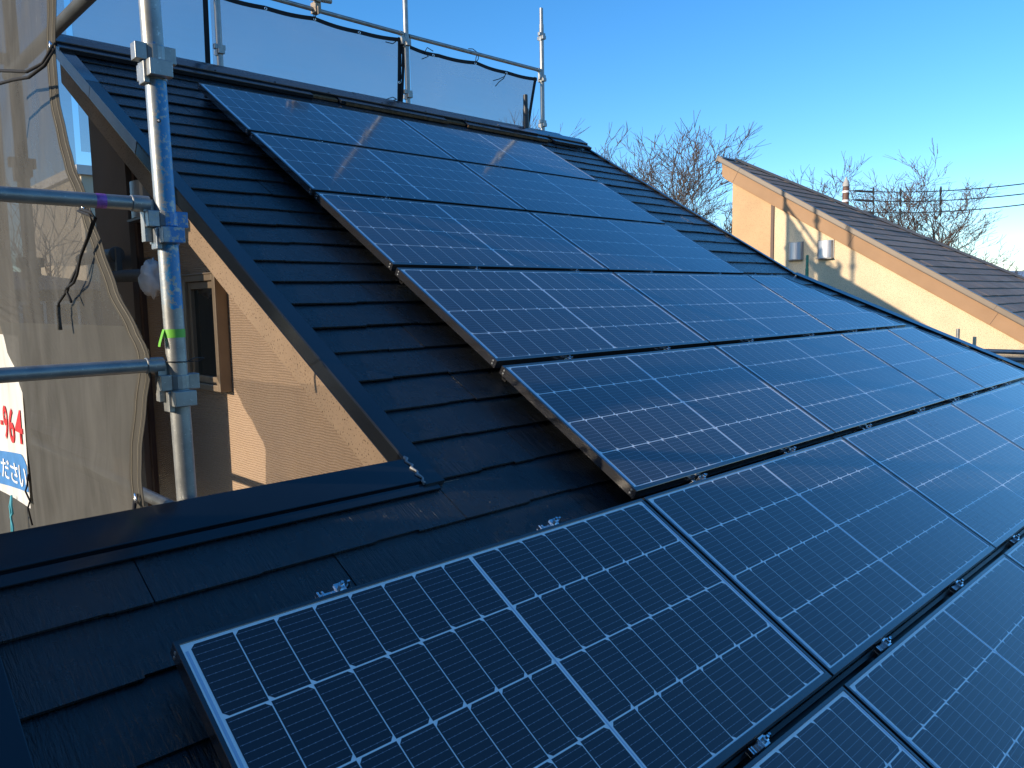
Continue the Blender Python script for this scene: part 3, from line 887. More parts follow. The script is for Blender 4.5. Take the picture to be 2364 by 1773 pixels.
# ------------------------------------------------------------------ scaffold
def lerp(a, b, t): return a + (b - a) * t
def interp(tab, z):
    if z <= tab[0][0]: return tab[0][1]
    for (za, ya), (zb, yb) in zip(tab, tab[1:]):
        if z <= zb:
            t = (z - za) / (zb - za); t = t * t * (3 - 2 * t) * .5 + t * .5
            return ya + (yb - ya) * t
    return tab[-1][1]
def post(label, base, top, r, pockets, mat, pmat, group=None, size=1.0, lean_from=None, pm2=None, spigot=True):
    root = empty("scaffold_post", (base[0], base[1], base[2]), label, "scaffold post", group)
    def ax(z):
        if lean_from is None or z <= lean_from: t = 0 if lean_from else (z - base[2]) / (top[2] - base[2])
        else: t = (z - lean_from) / (top[2] - lean_from)
        return Vector((lerp(base[0], top[0], t), lerp(base[1], top[1], t), z))
    b = MB()
    zs = [base[2], lean_from, top[2]] if lean_from else [base[2], top[2]]
    b.tube([ax(z) for z in zs], r, 24)
    b.build("pole", mat, root, smooth=True, angle=40)
    if spigot:
        b = MB(); b.tube([ax(top[2] - .01), ax(top[2]) + Vector((0, 0, .17))], r * .82, 16)
        b.build("spigot", mat, root, smooth=True, angle=40)
    for i, z in enumerate(pockets):
        c = ax(z); s = size
        b = MB()
        for sx in (-1, 1):
            xa, xb = sorted((sx * r * .80, sx * .050 * s))
            b.box(c.x + xa, c.x + xb, c.y - .017 * s, c.y + .017 * s, z - .002, z + .039 * s)
        b.tube([(c.x, c.y, z), (c.x, c.y, z + .037 * s)], r * 1.13, 16)
        for sy in (-1, 1):
            ya, yb = sorted((sy * r * .80, sy * .048 * s))
            b.box(c.x - .028 * s, c.x + .028 * s, c.y + ya, c.y + yb, z - .043 * s, z - .003)
        b.box(c.x - .034 * s, c.x - .020 * s, c.y - .020 * s, c.y + .020 * s, z - .058 * s, z - .004)
        b.tube([(c.x, c.y, z - .047 * s), (c.x, c.y, z - .001)], r * 1.10, 16)
        b.build("pocket", (pm2 or {}).get(i, pmat), root, bevel=.002)
    return root, ax
near, nax = post("near galvanised scaffold post with worn blue paint and a strip of green tape", (.248, -2.912, 0), (.228, -2.888, 9.0), .0256, [6.885, 7.305, 7.715], M['galv_paint'], M['galv'], "", 1.0, 6.55, {1: M['bluebox']}, spigot=False)
ROOTN = near
b = MB()
zt = 7.02
c = nax(zt)
b.tube([nax(zt), nax(zt + .022)], .0262, 24, cap=False)
tp = b.build("green_tape", M['tape'], near, smooth=True)
b = MB()
path = [(-.0262, 0, zt + .022), (-.032, -.004, zt + .010), (-.040, -.006, zt - .012), (-.042, -.006, zt - .022)]
for (x, y, z), (x2, y2, z2) in zip(path, path[1:]):
    b.quad(c + Vector((x, y - .004, z - zt)), c + Vector((x, y + .012, z - zt)), c + Vector((x2, y2 + .012, z2 - zt)), c + Vector((x2, y2 - .004, z2 - zt)))
b.build("tape_tail", M['tape'], near)
b = MB(); q_ = nax(7.565); vd = Vector((-.33, -.94, .05)).normalized()
b.dome(q_ + vd * .0245, vd, .0058, .002, 12); b.build("sticker", M['black'], near)
b = MB(); b.dome(q_ + vd * .0262, vd, .0028, .001, 8); b.build("sticker_mark", M['white'], near)
b = MB()
cc = nax(6.957)
b.torus(cc, (.05, .0, 1), .0285, .0016, 24, 6)
b.tube([cc + Vector((.02, -.020, 0)), cc + Vector((.048, -.004, .008)), cc + Vector((.075, .004, .004)), cc + Vector((.058, .008, -.004)), cc + Vector((.026, .002, -.002))], .0013, 6)
b.build("cable_tie", M['black'], near, smooth=True)

def rail(label, a, bb, r, collar=True, mat=None, group=None, name="scaffold_rail", wedge=True):
    a, bb = Vector(a), Vector(bb)
    root = empty(name, a, label, "scaffold rail", group)
    d = (bb - a).normalized()
    m_ = MB(); m_.tube([a, bb], r, 20)
    m_.build("pipe", mat or M['galv'], root, smooth=True, angle=40)
    if wedge:
        m_ = MB()
        m_.tube([a - d * .002, a + d * .036], r * 1.14, 20)
        m_.torus(a + d * .038, d, r * 1.02, r * .16)
        s = d.cross(Vector((0, 0, 1))).normalized()
        P = [a - d * .012 + s * .013, a + d * .015 + s * .013, a + d * .015 - s * .013, a - d * .012 - s * .013]
        zt_, zb_ = r * .6, -.095
        m_.add([p + Vector((0, 0, zb_)) for p in P] + [p + Vector((0, 0, zt_)) for p in P], [(0, 3, 2, 1), (4, 5, 6, 7), (0, 1, 5, 4), (1, 2, 6, 5), (2, 3, 7, 6), (3, 0, 4, 7)])
        m_.build("wedge", M['galv'], root, smooth=True, angle=35)
    return root
r1 = rail("upper galvanised scaffold rail with a purple paint mark, wedged to the near post", (.205, -2.885, 7.362), (-1.75, -2.885, 7.362), .0180)
b = MB(); b.tube([(.105, -2.885, 7.362), (.098, -2.885, 7.362), (.090, -2.885, 7.362), (.082, -2.885, 7.362)], .0183, 20, cap=False)
b.build("paint_mark", M['purple'] if 'purple' in M else simple("purple_paint", (.30, .10, .40), .5, .2, .5, .4, 90), r1, smooth=True)
rail("lower galvanised scaffold rail wedged to the near post below the green tape", (.212, -2.893, 6.950), (-1.75, -2.893, 6.950), .0180)
rail("galvanised pipe running back from the near post behind the grey mesh sheet, low down", (.268, -2.86, 6.530), (.268, -1.14, 6.530), .0180, wedge=False)
rail("dark pipe high behind the grey mesh sheet running back to the rear post", (.285, -2.83, 8.065), (.285, -1.14, 8.065), .0215, wedge=False, mat=M['duct'])
post("scaffold post seen as a silhouette through the grey mesh sheet", (.322, -1.09, 0), (.322, -1.09, 9.4), .0245, [6.85, 7.285, 7.705, 8.128], M['silhouette_steel'], M['silhouette_steel'], None, 1.0, spigot=False)
post("scaffold post beyond the brown gable behind the ridge mesh corner", (.30, .95, 0), (.30, .95, 9.5), .0243, [7.7, 8.13, 8.56], M['galv'], M['galv'], "", 1.0, spigot=False)
for o in bpy.data.objects:
    if o.get("group") == "": del o["group"]

# scaffold behind the ridge
G = "steel scaffold posts behind the roof ridge"
post("silver scaffold post standing behind the ridge above the left panels", (2.20, 1.10, 0), (2.20, 1.10, 10.4), .0243, [8.66, 9.09, 9.52, 9.95], M['galv'], M['galv'], G, .9)
post("silver scaffold post behind the ridge where the two mesh sheets meet", (4.0, 1.10, 0), (4.0, 1.10, 10.5), .0243, [8.62, 9.05, 9.52, 9.95], M['galv'], M['galv'], G, .9)
post("silver scaffold post behind the ridge standing clear at the right mesh end", (5.82, 1.10, 0), (5.82, 1.10, 10.08), .0243, [8.60, 9.04, 9.52, 9.96], M['galv'], M['galv'], G, .9)
G = "top rails of the scaffold behind the ridge"
rail("galvanised top rail behind the ridge between left and middle posts", (3.96, 1.10, 9.585), (2.25, 1.10, 9.585), .0185, group=G)
rail("galvanised top rail behind the ridge between middle and right posts", (5.785, 1.10, 9.595), (4.03, 1.10, 9.58), .0185, group=G)
rail("galvanised top rail behind the ridge left of the left post", (2.165, 1.10, 9.60), (.33, 1.0, 9.60), .0185, group=G)
cl = empty("pipe_clamp", (3.06, 1.08, 9.60), "steel pipe clamp holding a stub of pipe on the top rail", "pipe clamp")
b = MB(); b.tube([(2.985, 1.055, 9.655), (3.185, 1.055, 9.672)], .021, 16); b.build("pipe_stub", M['galv'], cl, smooth=True, angle=40)
b = MB(); b.box(3.03, 3.085, 1.05, 1.13, 9.553, 9.64); b.box(3.035, 3.075, 1.028, 1.085, 9.632, 9.69); b.tube([(3.05, 1.04, 9.53), (3.05, 1.04, 9.60)], .006, 8)
b.build("clamp", simple("rusty_clamp", (.30, .24, .18), .6, .4, .5, .4, 60), cl, bevel=.004)
b = MB(); b.tube([(5.195, .735, 8.50), (5.195, .735, 9.03), (5.193, .735, 9.03), (5.193, .735, 9.165)], .028, 14, radii=[.030, .030, .024, .024])
b.tube([(5.195, .735, 9.163), (5.195, .735, 9.17)], .018, 14)
tag(b.build("pipe_end", simple("dark_pipe", (.03, .03, .032), .45, .3), smooth=True, angle=40), "short dark pipe end standing just behind the ridge by the right mesh corner", "pipe")

# mesh sheets behind the ridge
def hang_sheet(label, pts_top, pts_bot, hems, eyes, cords, wob=.02, seed=1, Y=1.135):
    root = empty("mesh_sheet", (pts_top[0][0], Y, pts_bot[0][1]), label, "mesh sheet", "mesh sheets behind the ridge")
    b = MB(); NX, NZ = 40, 14
    def P(s, t):
        k = s * (len(pts_top) - 1); i = min(int(k), len(pts_top) - 2); f_ = k - i
        xt = lerp(pts_top[i][0], pts_top[i + 1][0], f_); zt_ = lerp(pts_top[i][1], pts_top[i + 1][1], f_)
        sag = -.012 * abs(math.sin(s * math.pi * 4))
        x0 = lerp(pts_bot[0][0], pts_bot[1][0], s); z0_ = pts_bot[0][1]
        yy = Y + wob * noise.noise(Vector((lerp(x0, xt, t) * 1.4 + seed * 9, t * 1.5, seed))) * (1 - t * .3)
        return Vector((lerp(x0, xt, t), yy, lerp(z0_, zt_ + sag, t)))
    for i in range(NX):
        for j in range(NZ):
            b.quad(P(i / NX, j / NZ), P((i + 1) / NX, j / NZ), P((i + 1) / NX, (j + 1) / NZ), P(i / NX, (j + 1) / NZ))
    b.build("netting", M['ridgemesh'], root, smooth=True)
    b = MB()
    if 't' in hems:
        for i in range(NX):
            p, q = P(i / NX, 1), P((i + 1) / NX, 1)
            o = Vector((0, -.003, 0)); h = Vector((0, 0, -.036))
            b.quad(p + h + o, q + h + o, q + o, p + o)
    for side, s0, s1 in (('l', 0, None), ('r', 1, None)):
        if side in hems:
            for j in range(NZ):
                p, q = P(s0, j / NZ), P(s0, (j + 1) / NZ)
                wd = Vector((.042 if side == 'l' else -.042, -.003, 0)); o = Vector((0, -.003, 0))
                b.quad(p + o, p + wd, q + wd, q + o)
    if b.v: b.build("hem", M['blackhem'], root)
    for s, t in eyes:
        b = MB(); p = P(s, t) + Vector((0, -.008, -.024 if t == 1 else 0)); b.torus(p, (0, 1, 0), .010, .0035, 14, 6)
        b.build("eyelet", M['bright'], root, smooth=True)
    for s, t, offs in cords:
        p = P(s, t) + Vector((0, -.010, -.02))
        b = MB()
        for k, off in enumerate(offs):
            pts_ = [p]
            for (dx, dz) in off: pts_.append(p + Vector((dx, -.01, dz)))
            b.tube(pts_, .0042, 6)
        b.build("tie_cord", M['cord'], root, smooth=True)
    return root
hang_sheet("thin grey mesh sheet behind the ridge at the far left, above the verge", [(-.3, 9.62), (.4, 9.56), (1.135, 9.58)], [(-.3, 7.4), (1.135, 7.4)], "t", [], [], .02, 1)
hang_sheet("thin grey mesh sheet behind the ridge left of the left post", [(1.172, 9.58), (1.6, 9.55), (2.15, 9.57)], [(1.172, 8.2), (2.12, 8.2)], "tr", [], [(.97, .42, [[(-.04, -.03), (-.10, -.06), (-.17, -.125)], [(-.03, -.05), (-.09, -.05), (-.16, -.13)]]), (.86, .985, [[(-.03, -.03), (-.12, -.045), (-.16, -.04)], [(.02, -.05), (.06, -.01)]])], .02, 2)
hang_sheet("wide thin mesh sheet with black hem between the left and middle ridge posts", [(2.165, 9.53), (2.62, 9.525), (3.06, 9.54), (3.50, 9.525), (3.965, 9.555)], [(2.15, 8.2), (3.90, 8.2)], "tr",
           [(.25, 1), (.5, 1), (.75, 1), (.985, .70)], [(.97, .60, [[(-.05, .01), (-.12, -.02), (-.26, -.06)], [(-.05, -.02), (-.14, -.04), (-.27, -.045)]]), (.96, .985, [[(-.04, -.03), (-.12, -.03)]]), (.5, 1, [[(.02, .06), (.03, .11), (.01, .06)], [(-.02, .05), (-.01, .11)]])], .025, 3)
hang_sheet("thin mesh sheet with black hem between the middle and right ridge posts", [(4.065, 9.515), (4.41, 9.505), (4.90, 9.53), (5.32, 9.51), (5.775, 9.525)], [(4.05, 8.2), (5.44, 8.2)], "tr",
           [(.2, 1), (.49, 1), (.74, 1), (.985, .5)], [(.74, 1, [[(-.04, -.05), (-.12, -.09), (-.2, -.12)], [(-.05, -.07), (-.12, -.12), (-.17, -.17)]]), (.49, 1, [[(.0, .05), (.03, .10), (-.04, .125), (-.10, .115)], [(.03, .04), (.035, .09)]]), (.12, 1, [[(.04, -.03), (-.04, -.07)], [(.03, .05), (.10, .03)]]), (.95, .6, [[(-.06, -.25), (-.2, -.33), (-.28, -.345)]])], .03, 4)
# second strap hanging beside the middle post
b = MB()
for j in range(8):
    z0_, z1_ = 8.6 + .115 * j, 8.6 + .115 * (j + 1)
    x = lambda z: 3.985 - .16 * ((9.52 - z) / .9) ** 2 * .6
    b.quad((x(z0_) - .035, 1.112, z0_), (x(z0_), 1.112, z0_), (x(z1_), 1.112, z1_), (x(z1_) - .03, 1.112, z1_))
tag(b.build("mesh_strap", M['blackhem']), "black folded mesh edge hanging beside the middle ridge post", "mesh edge")

# grey sheet along the outer side of the near scaffold, seen at a grazing angle
RE = [(4.9, -2.80), (6.30, -2.79), (6.55, -2.785), (6.63, -2.777), (6.71, -2.795), (6.843, -2.857), (6.945, -2.911), (6.988, -2.899), (7.042, -2.832), (7.147, -2.694), (7.274, -2.591), (7.352, -2.522), (7.434, -2.467), (7.527, -2.378), (7.621, -2.325), (7.736, -2.272), (7.873, -2.270), (7.906, -2.278), (8.013, -2.319), (8.3, -2.42), (8.7, -2.5), (9.7, -2.45)]
LE = [(4.9, -1.50), (6.303, -1.508), (6.532, -1.474), (6.753, -1.494), (6.838, -1.40), (6.93, -1.28), (7.05, -1.15), (7.14, -.6), (7.2, -.3), (9.7, -.3)]
SX = .18
sheet = empty("scaffold_sheet", (SX, -2.0, 4.9), "dusty grey see-through mesh sheet hanging beside the near post with a curved stitched edge", "scaffold sheet")
def SP(z, s):
    yr, yl = interp(RE, z), interp(LE, z)
    y = lerp(yr, yl, s)
    env = max(0.0, min(1, (s - .055) * 5))
    fold = .006 * math.sin(3.0 * y + 2.2 * z) + .008 * noise.noise(Vector((y * 2.2, z * 1.6, 4.4)))
    fold += .0030 * math.sin(26 * (y * .55 + z) + 2.5 * noise.noise(Vector((y * 3, z * 3, 1)))) * (.5 + noise.noise(Vector((y * 2, z * 2, 8)))) + .005 * noise.noise(Vector((y * 7, z * 5, 2)))
    # the pipe behind pushes a ridge into the cloth
    d = (z - (6.56 + .085 * (y + 2.8)))
    fold -= .010 * math.exp(-(d / .035) ** 2) if y < -1.6 else 0
    fold -= .006 * math.exp(-((z - 7.05 - .25 * (y + 2.6)) / .03) ** 2)
    return Vector((SX + fold * env, y, z))
def sheet_part(name, mat, z0_, z1_, NZ, NS):
    b = MB()
    for j in range(NZ):
        za, zb = lerp(z0_, z1_, j / NZ), lerp(z0_, z1_, (j + 1) / NZ)
        for i in range(NS):
            b.quad(SP(za, i / NS), SP(za, (i + 1) / NS), SP(zb, (i + 1) / NS), SP(zb, i / NS))
    return b.build(name, mat, sheet, smooth=True)
sheet_part("upper_netting", M['sheet'], 7.05, 9.6, 80, 44)
sheet_part("lower_netting", M['sheet_low'], 4.9, 7.05, 70, 44)
b = MB()
NZ = 210
for j in range(NZ):
    za, zb = lerp(4.9, 9.6, j / NZ), lerp(4.9, 9.6, (j + 1) / NZ)
    p, q = SP(za, 0), SP(zb, 0)
    o = Vector((-.004, .005, 0)); wv = Vector((-.001, .085, 0))
    b.quad(p + Vector((-.002, 0, 0)), p + o + wv, q + o + wv, q + Vector((-.002, 0, 0)))
hem = b.build("stitched_hem", M['hem'], sheet, smooth=True)
b = MB()
for off in (.016, .066):
    b.tube([SP(lerp(5, 8.65, j / 160), 0) + Vector((-.006, off, 0)) for j in range(161)], .0009, 4)
b.build("stitching", simple("stitch_thread", (.24, .215, .16), .8), hem, smooth=True)
for (y, z) in ((-2.265, 7.89), (-2.468, 7.388), (-2.752, 6.575)):
    b = MB(); b.torus((SX - .012, y, z), (1, -.25, 0), .0135, .0042, 18, 8)
    b.build("eyelet", M['bright'], sheet, smooth=True)
b = MB()
for z, y, a in ((7.06, -1.95, .04), (6.42, -2.0, -.05), (7.46, -1.9, .1), (6.0, -2.1, .12)):
    pass
# cords tied through the eyelets
def cordobj(label, paths, r, mat=None):
    b = MB()
    for p in paths: b.tube(p, r, 7)
    return tag(b.build("tie_cord", mat or M['cord'], smooth=True), label, "cord", None)
cordobj("black cord pulled tight sideways from the topmost sheet eyelet",
        [[(.168, -2.275, 7.885), (.150, -2.35, 7.868), (.125, -2.45, 7.838), (.11, -2.40, 7.80), (.09, -2.30, 7.795), (.07, -2.2, 7.815), (.04, -1.98, 7.86), (.0, -1.85, 7.87)],
         [(.168, -2.275, 7.885), (.150, -2.36, 7.858), (.125, -2.46, 7.825), (.11, -2.42, 7.79), (.09, -2.32, 7.775), (.07, -2.22, 7.785), (.04, -2.02, 7.80), (.0, -1.86, 7.80), (-.03, -1.8, 7.76)]], .0050)
c2 = [(.155, -2.49, 7.385), (.150, -2.60, 7.365), (.15, -2.643, 7.345), (.15, -2.578, 7.305), (.15, -2.499, 7.262), (.15, -2.426, 7.214), (.15, -2.326, 7.165), (.15, -2.307, 7.150), (.15, -2.322, 7.138), (.15, -2.345, 7.120)]
c3 = [(.152, -2.48, 7.380), (.147, -2.60, 7.357), (.147, -2.625, 7.335), (.147, -2.565, 7.296), (.147, -2.49, 7.252), (.147, -2.44, 7.200), (.147, -2.40, 7.178), (.147, -2.32, 7.163), (.148, -2.30, 7.152)]
cordobj("black knotted cord dangling from the middle sheet eyelet under the upper rail", [c2, c3, [(.15, -2.30, 7.152), (.15, -2.255, 7.137), (.15, -2.205, 7.120), (.15, -2.190, 7.10)]], .0042)
b = MB(); b.tube([(.15, -2.194, 7.112), (.15, -2.188, 7.085), (.15, -2.190, 7.06), (.15, -2.196, 7.034)], .007, 8)
tag(b.build("frayed_cord_end", simple("grey_cord", (.06, .06, .055), .85, 0, .2, .7, 300, .6, 300), smooth=True), "frayed grey cord end hanging below the black knot", "cord")
cordobj("short black cord at the lowest sheet eyelet above the black capping", [[(.165, -2.755, 6.57), (.155, -2.775, 6.553), (.155, -2.782, 6.535), (.158, -2.786, 6.47)]], .0055)

# second sheet and the advertising banner behind the curved edge
b = MB()
def BP(y, z): return Vector((.27 + .012 * math.sin(5 * y + 3 * z) + .012 * noise.noise(Vector((y * 2, z * 2, 9))), y, z))
for i in range(24):
    for j in range(24):
        ya, yb = lerp(-1.20, .6, i / 24), lerp(-1.20, .6, (i + 1) / 24); za, zb = lerp(4.6, 6.4, j / 24), lerp(4.6, 6.4, (j + 1) / 24)
        b.quad(BP(ya, za), BP(yb, za), BP(yb, zb), BP(ya, zb))
tag(b.build("scaffold_sheet", M['sheet_low'], smooth=True), "grey mesh sheet hanging behind and below the printed banner", "scaffold sheet")
b = MB()  # added sheet, nearly opaque, to put the upper gable end in shade
for i in range(24):
    for j in range(20):
        ya, yb = lerp(-1.06, 1.22, i / 24), lerp(-1.06, 1.22, (i + 1) / 24); za, zb = lerp(6.4, 9.5, j / 20), lerp(6.4, 9.5, (j + 1) / 20)
        b.quad(BP(ya, za), BP(yb, za), BP(yb, zb), BP(ya, zb))
tag(b.build("scaffold_sheet", M['sheet_dense'], smooth=True), "grey mesh sheet added to shade the brown gable end, behind the front sheet", "scaffold sheet")
# unseen outer sheet beside the platform, added and cut to shade the lower roof
b = MB()
for i in range(40):
    for j in range(20):
        ya, yb = lerp(-9.0, -2.62, i / 40), lerp(-9.0, -2.62, (i + 1) / 40); za, zb = lerp(4.0, 9.2, j / 20), lerp(4.0, 9.2, (j + 1) / 20)
        q_ = lambda y, z: Vector((-1.5 + .03 * noise.noise(Vector((y, z, 2))), y, z))
        b.quad(q_(ya, za), q_(yb, za), q_(yb, zb), q_(ya, zb))
tag(b.build("scaffold_sheet", M['sheet_dense'], smooth=True), "unseen outer grey mesh sheet added beside the platform to shade the lower roof", "scaffold sheet")
for k, yy in enumerate((-8.3, -6.5, -4.7, -2.75)):
    post("outer scaffold post of the platform beside the lower roof", (-1.42, yy, 0), (-1.42, yy, 9.2), .0243, [6.88, 7.3, 7.72], M['galv'], M['galv'], "outer posts of the platform beside the lower roof")
banner = empty("banner", (.24, -.8, 6.2), "white vinyl banner with red digits and a blue band of white Japanese lettering", "banner")
BX = .24
def zbot(y): return 6.205 - .05 * (y + .5)
b = MB()
def VP(y, z): return Vector((BX + .008 * math.sin(4 * y + 1.5 * z + 1), y, z))
NB = 26
for i in range(NB):
    for j in range(16):
        ya, yb = lerp(-1.135, .2, i / NB), lerp(-1.135, .2, (i + 1) / NB)
        f_ = lambda y, t: lerp(zbot(y), 6.99, t)
        b.quad(VP(ya, f_(ya, j / 16)), VP(yb, f_(yb, j / 16)), VP(yb, f_(yb, (j + 1) / 16)), VP(ya, f_(ya, (j + 1) / 16)))
b.build("vinyl", M['vinyl'], banner, smooth=True)
b = MB()   # blue band with rounded end
pts_ = []
def zt_b(y): return 6.385 - .095 * (y + .2)
def zb_b(y): return 6.23 - .10 * (y + .35)
ys = [lerp(.2, -1.02, i / 16) for i in range(17)]
top = [(y, zt_b(y)) for y in ys] + [(-1.10, 6.462), (-1.15, 6.445), (-1.185, 6.415)]
bot = [(-1.195, 6.318)] + [(y, zb_b(y)) for y in reversed(ys)]
ring = top + bot
b2 = MB()
topx = [(.2 - i * .07, ) for i in range(20)]
for i in range(40):
    ya, yb = lerp(.2, -1.13, i / 40), lerp(.2, -1.13, (i + 1) / 40)
    def tz(y):
        base = zt_b(y)
        if y < -1.0: base -= .05 * ((-1.0 - y) / .13) ** 2
        return base
    def q(y, z): return Vector((BX + .008 * math.sin(4 * y + 1.5 * z + 1) - .0025, y, z))
    b2.quad(q(ya, zb_b(ya)), q(yb, zb_b(yb)), q(yb, tz(yb)), q(ya, tz(ya)))
b2.build("blue_band", M['blueprint'], banner)
def text(name, body, mat, ya, yb, zl, zh, slope, out=.0045, bold=0.0, shear=0.0):
    # lettering on the outer face, read from -X: text runs from +Y (left) to -Y (right)
    cu = bpy.data.curves.new(name, 'FONT'); cu.body = body; cu.size = 1.0; cu.offset = bold
    tmp = bpy.data.objects.new("tmp_text", cu); COL.objects.link(tmp)
    bpy.context.view_layer.update()
    dg = bpy.context.evaluated_depsgraph_get()
    me = bpy.data.meshes.new_from_object(tmp.evaluated_get(dg))
    bpy.data.objects.remove(tmp)
    me.name = name
    xs = [v.co.x for v in me.vertices]; zs = [v.co.y for v in me.vertices]
    if not xs: return
    x0, x1, z0_, z1_ = min(xs), max(xs), min(zs), max(zs)
    off = ROOTLOC[banner.name]
    for v in me.vertices:
        s = (v.co.x - x0) / (x1 - x0); t = (v.co.y - z0_) / (z1_ - z0_)
        y = lerp(ya, yb, s); z = lerp(zl, zh, t) + slope * (y - ya)
        v.co = Vector((BX + .008 * math.sin(4 * y + 1.5 * z + 1) - out, y, z)) - off
    me.materials.clear(); me.materials.append(mat)
    o = bpy.data.objects.new(name, me); COL.objects.link(o); o.parent = banner
for ch_, ya_, yb_, zl_, zh_ in (("-", -.625, -.67, 6.555, 6.578), ("9", -.69, -.775, 6.492, 6.655), ("6", -.80, -.912, 6.492, 6.655), ("4", -.935, -1.10, 6.510, 6.662)):
    text("digit" if ch_ != "-" else "dash", ch_, M['red'], ya_, yb_, zl_, zh_, -.02, .0045, .012)
for ch_, ya_, yb_ in (("く", -.40, -.52), ("だ", -.56, -.735), ("さ", -.765, -.93), ("い", -.955, -1.12)):
    text("letter", ch_, M['whiteprint'], ya_, yb_, 6.288 - .05 * (ya_ + .5), 6.383 - .05 * (ya_ + .5), -.045, .0055, .01)
b = MB()
b.tube([(.225, -.83, 6.245), (.22, -.835, 6.20), (.22, -.85, 6.165), (.22, -.80, 6.14), (.22, -.83, 6.10), (.22, -.81, 6.03)], .005, 6)
b.tube([(.225, -.83, 6.245), (.22, -.80, 6.19), (.22, -.81, 6.13), (.22, -.79, 6.02)], .005, 6)
tag(b.build("tie_cord", M['teal'], smooth=True), "pale teal cord hanging below the banner", "cord")
b = MB(); b.tube([(.225, -1.20, 6.40), (.21, -1.24, 6.36), (.21, -1.20, 6.33), (.21, -1.27, 6.30), (.21, -1.22, 6.26), (.215, -1.25, 6.19)], .004, 6)
tag(b.build("tie_cord", M['cord'], smooth=True), "black cord lacing the banner edge beside the blue band", "cord")

# scaffold standing at the neighbour's wall
post("short green painted scaffold post top in front of the cream wall", (9.30, -.285, 0), (9.30, -.285, 7.46), .022, [7.1], M['green'], M['green'], "", .8)
post("galvanised scaffold post top casting a short shadow on the cream wall", (9.30, -2.092, 0), (9.30, -2.092, 6.53), .0243, [6.2], M['galv'], M['galv'], "", .9)
for o in bpy.data.objects:
    if o.get("group") == "": del o["group"]
rail("galvanised rail along the foot of the cream wall at the right edge", (9.28, -2.13, 6.455), (9.28, -6.0, 6.455), .026, wedge=False)
rail("dark lower rail along the foot of the cream wall at the right edge", (9.28, -2.13, 6.37), (9.28, -6.0, 6.37), .026, wedge=False, mat=M['duct'])

# ------------------------------------------------------------------ utility pole and lines
up = empty("utility_pole", (6.43, 0, 0), "far utility pole with pointed grey cap and brown sleeve above the brown roof", "utility pole")
PX, PY = 24.35, 6.40
def at26(x, y, D=26.0):   # helper giving a point on the sight line through photo pixel x, y at a depth D
    d = RIGHT * ((x - 1182) / 1791.03) + DOWN * ((y - 886.5) / 1791.03) + FWD
    return CAM + d * D
pc_ = at26(1953, 431); up.location = (pc_.x, pc_.y, 0); ROOTLOC[up.name] = Vector((pc_.x, pc_.y, 0))
b = MB(); b.tube([(pc_.x, pc_.y, 0), (pc_.x, pc_.y, pc_.z - .02)], .11, 14, radii=[.16, .105]); b.build("shaft", M['polebrown'], up, smooth=True, angle=40)
b = MB(); b.tube([(pc_.x, pc_.y, pc_.z), (pc_.x, pc_.y, pc_.z + .09), (pc_.x, pc_.y, pc_.z + .33)], .11, 14, radii=[.108, .108, .008]); b.build("cap", M['concrete'], up, smooth=True, angle=40)
for dz in (-.17, -.47):
    b = MB(); b.tube([(pc_.x, pc_.y, pc_.z + dz - .035), (pc_.x, pc_.y, pc_.z + dz + .035)], .115, 14); b.build("band", M['white'], up, smooth=True, angle=40)
b = MB()
for y in (440, 461):
    q = at26(1967, y, 25.95); b.tube([(pc_.x, pc_.y, q.z), (q.x, q.y, q.z)], .018, 6)
b.build("bracket", M['galv'], up)
for i, (ya, yb) in enumerate(((440, 412), (461, 436), (488, 460))):
    A = at26(1968, ya, 25.95); B = at26(2480, yb - 4, 19.0)
    b = MB(); path = []
    for k in range(41):
        t = k / 40; p = A.lerp(B, t); p.z -= .34 * 4 * t * (1 - t) * .5; path.append(p)
    b.tube(path, .016, 6)
    wobj = tag(b.build("power_line", M['black'], smooth=True), ("highest", "middle", "lowest")[i] + " of the three power lines stretched right from the utility pole", "power line", "power lines from the utility pole")
    d = (path[1] - path[0]).normalized()
    b = MB(); b.tube([path[0] + d * .12, path[0] + d * .45, path[0] + d * .5, path[0] + d * .95], .03, 8, radii=[.03, .045, .03, .04])
    b.build("tension_insulator", M['black'], wobj)
    for k in (5, 11, 19):
        p = path[k]; b = MB()
        b.tube([p + Vector((0, 0, -.16)), p + Vector((0, 0, -.05)), p + Vector((0, 0, .05)), p + Vector((0, 0, .14))], .02, 8, radii=[.01, .035, .035, .01])
        b.build("insulator", M['black'], wobj)

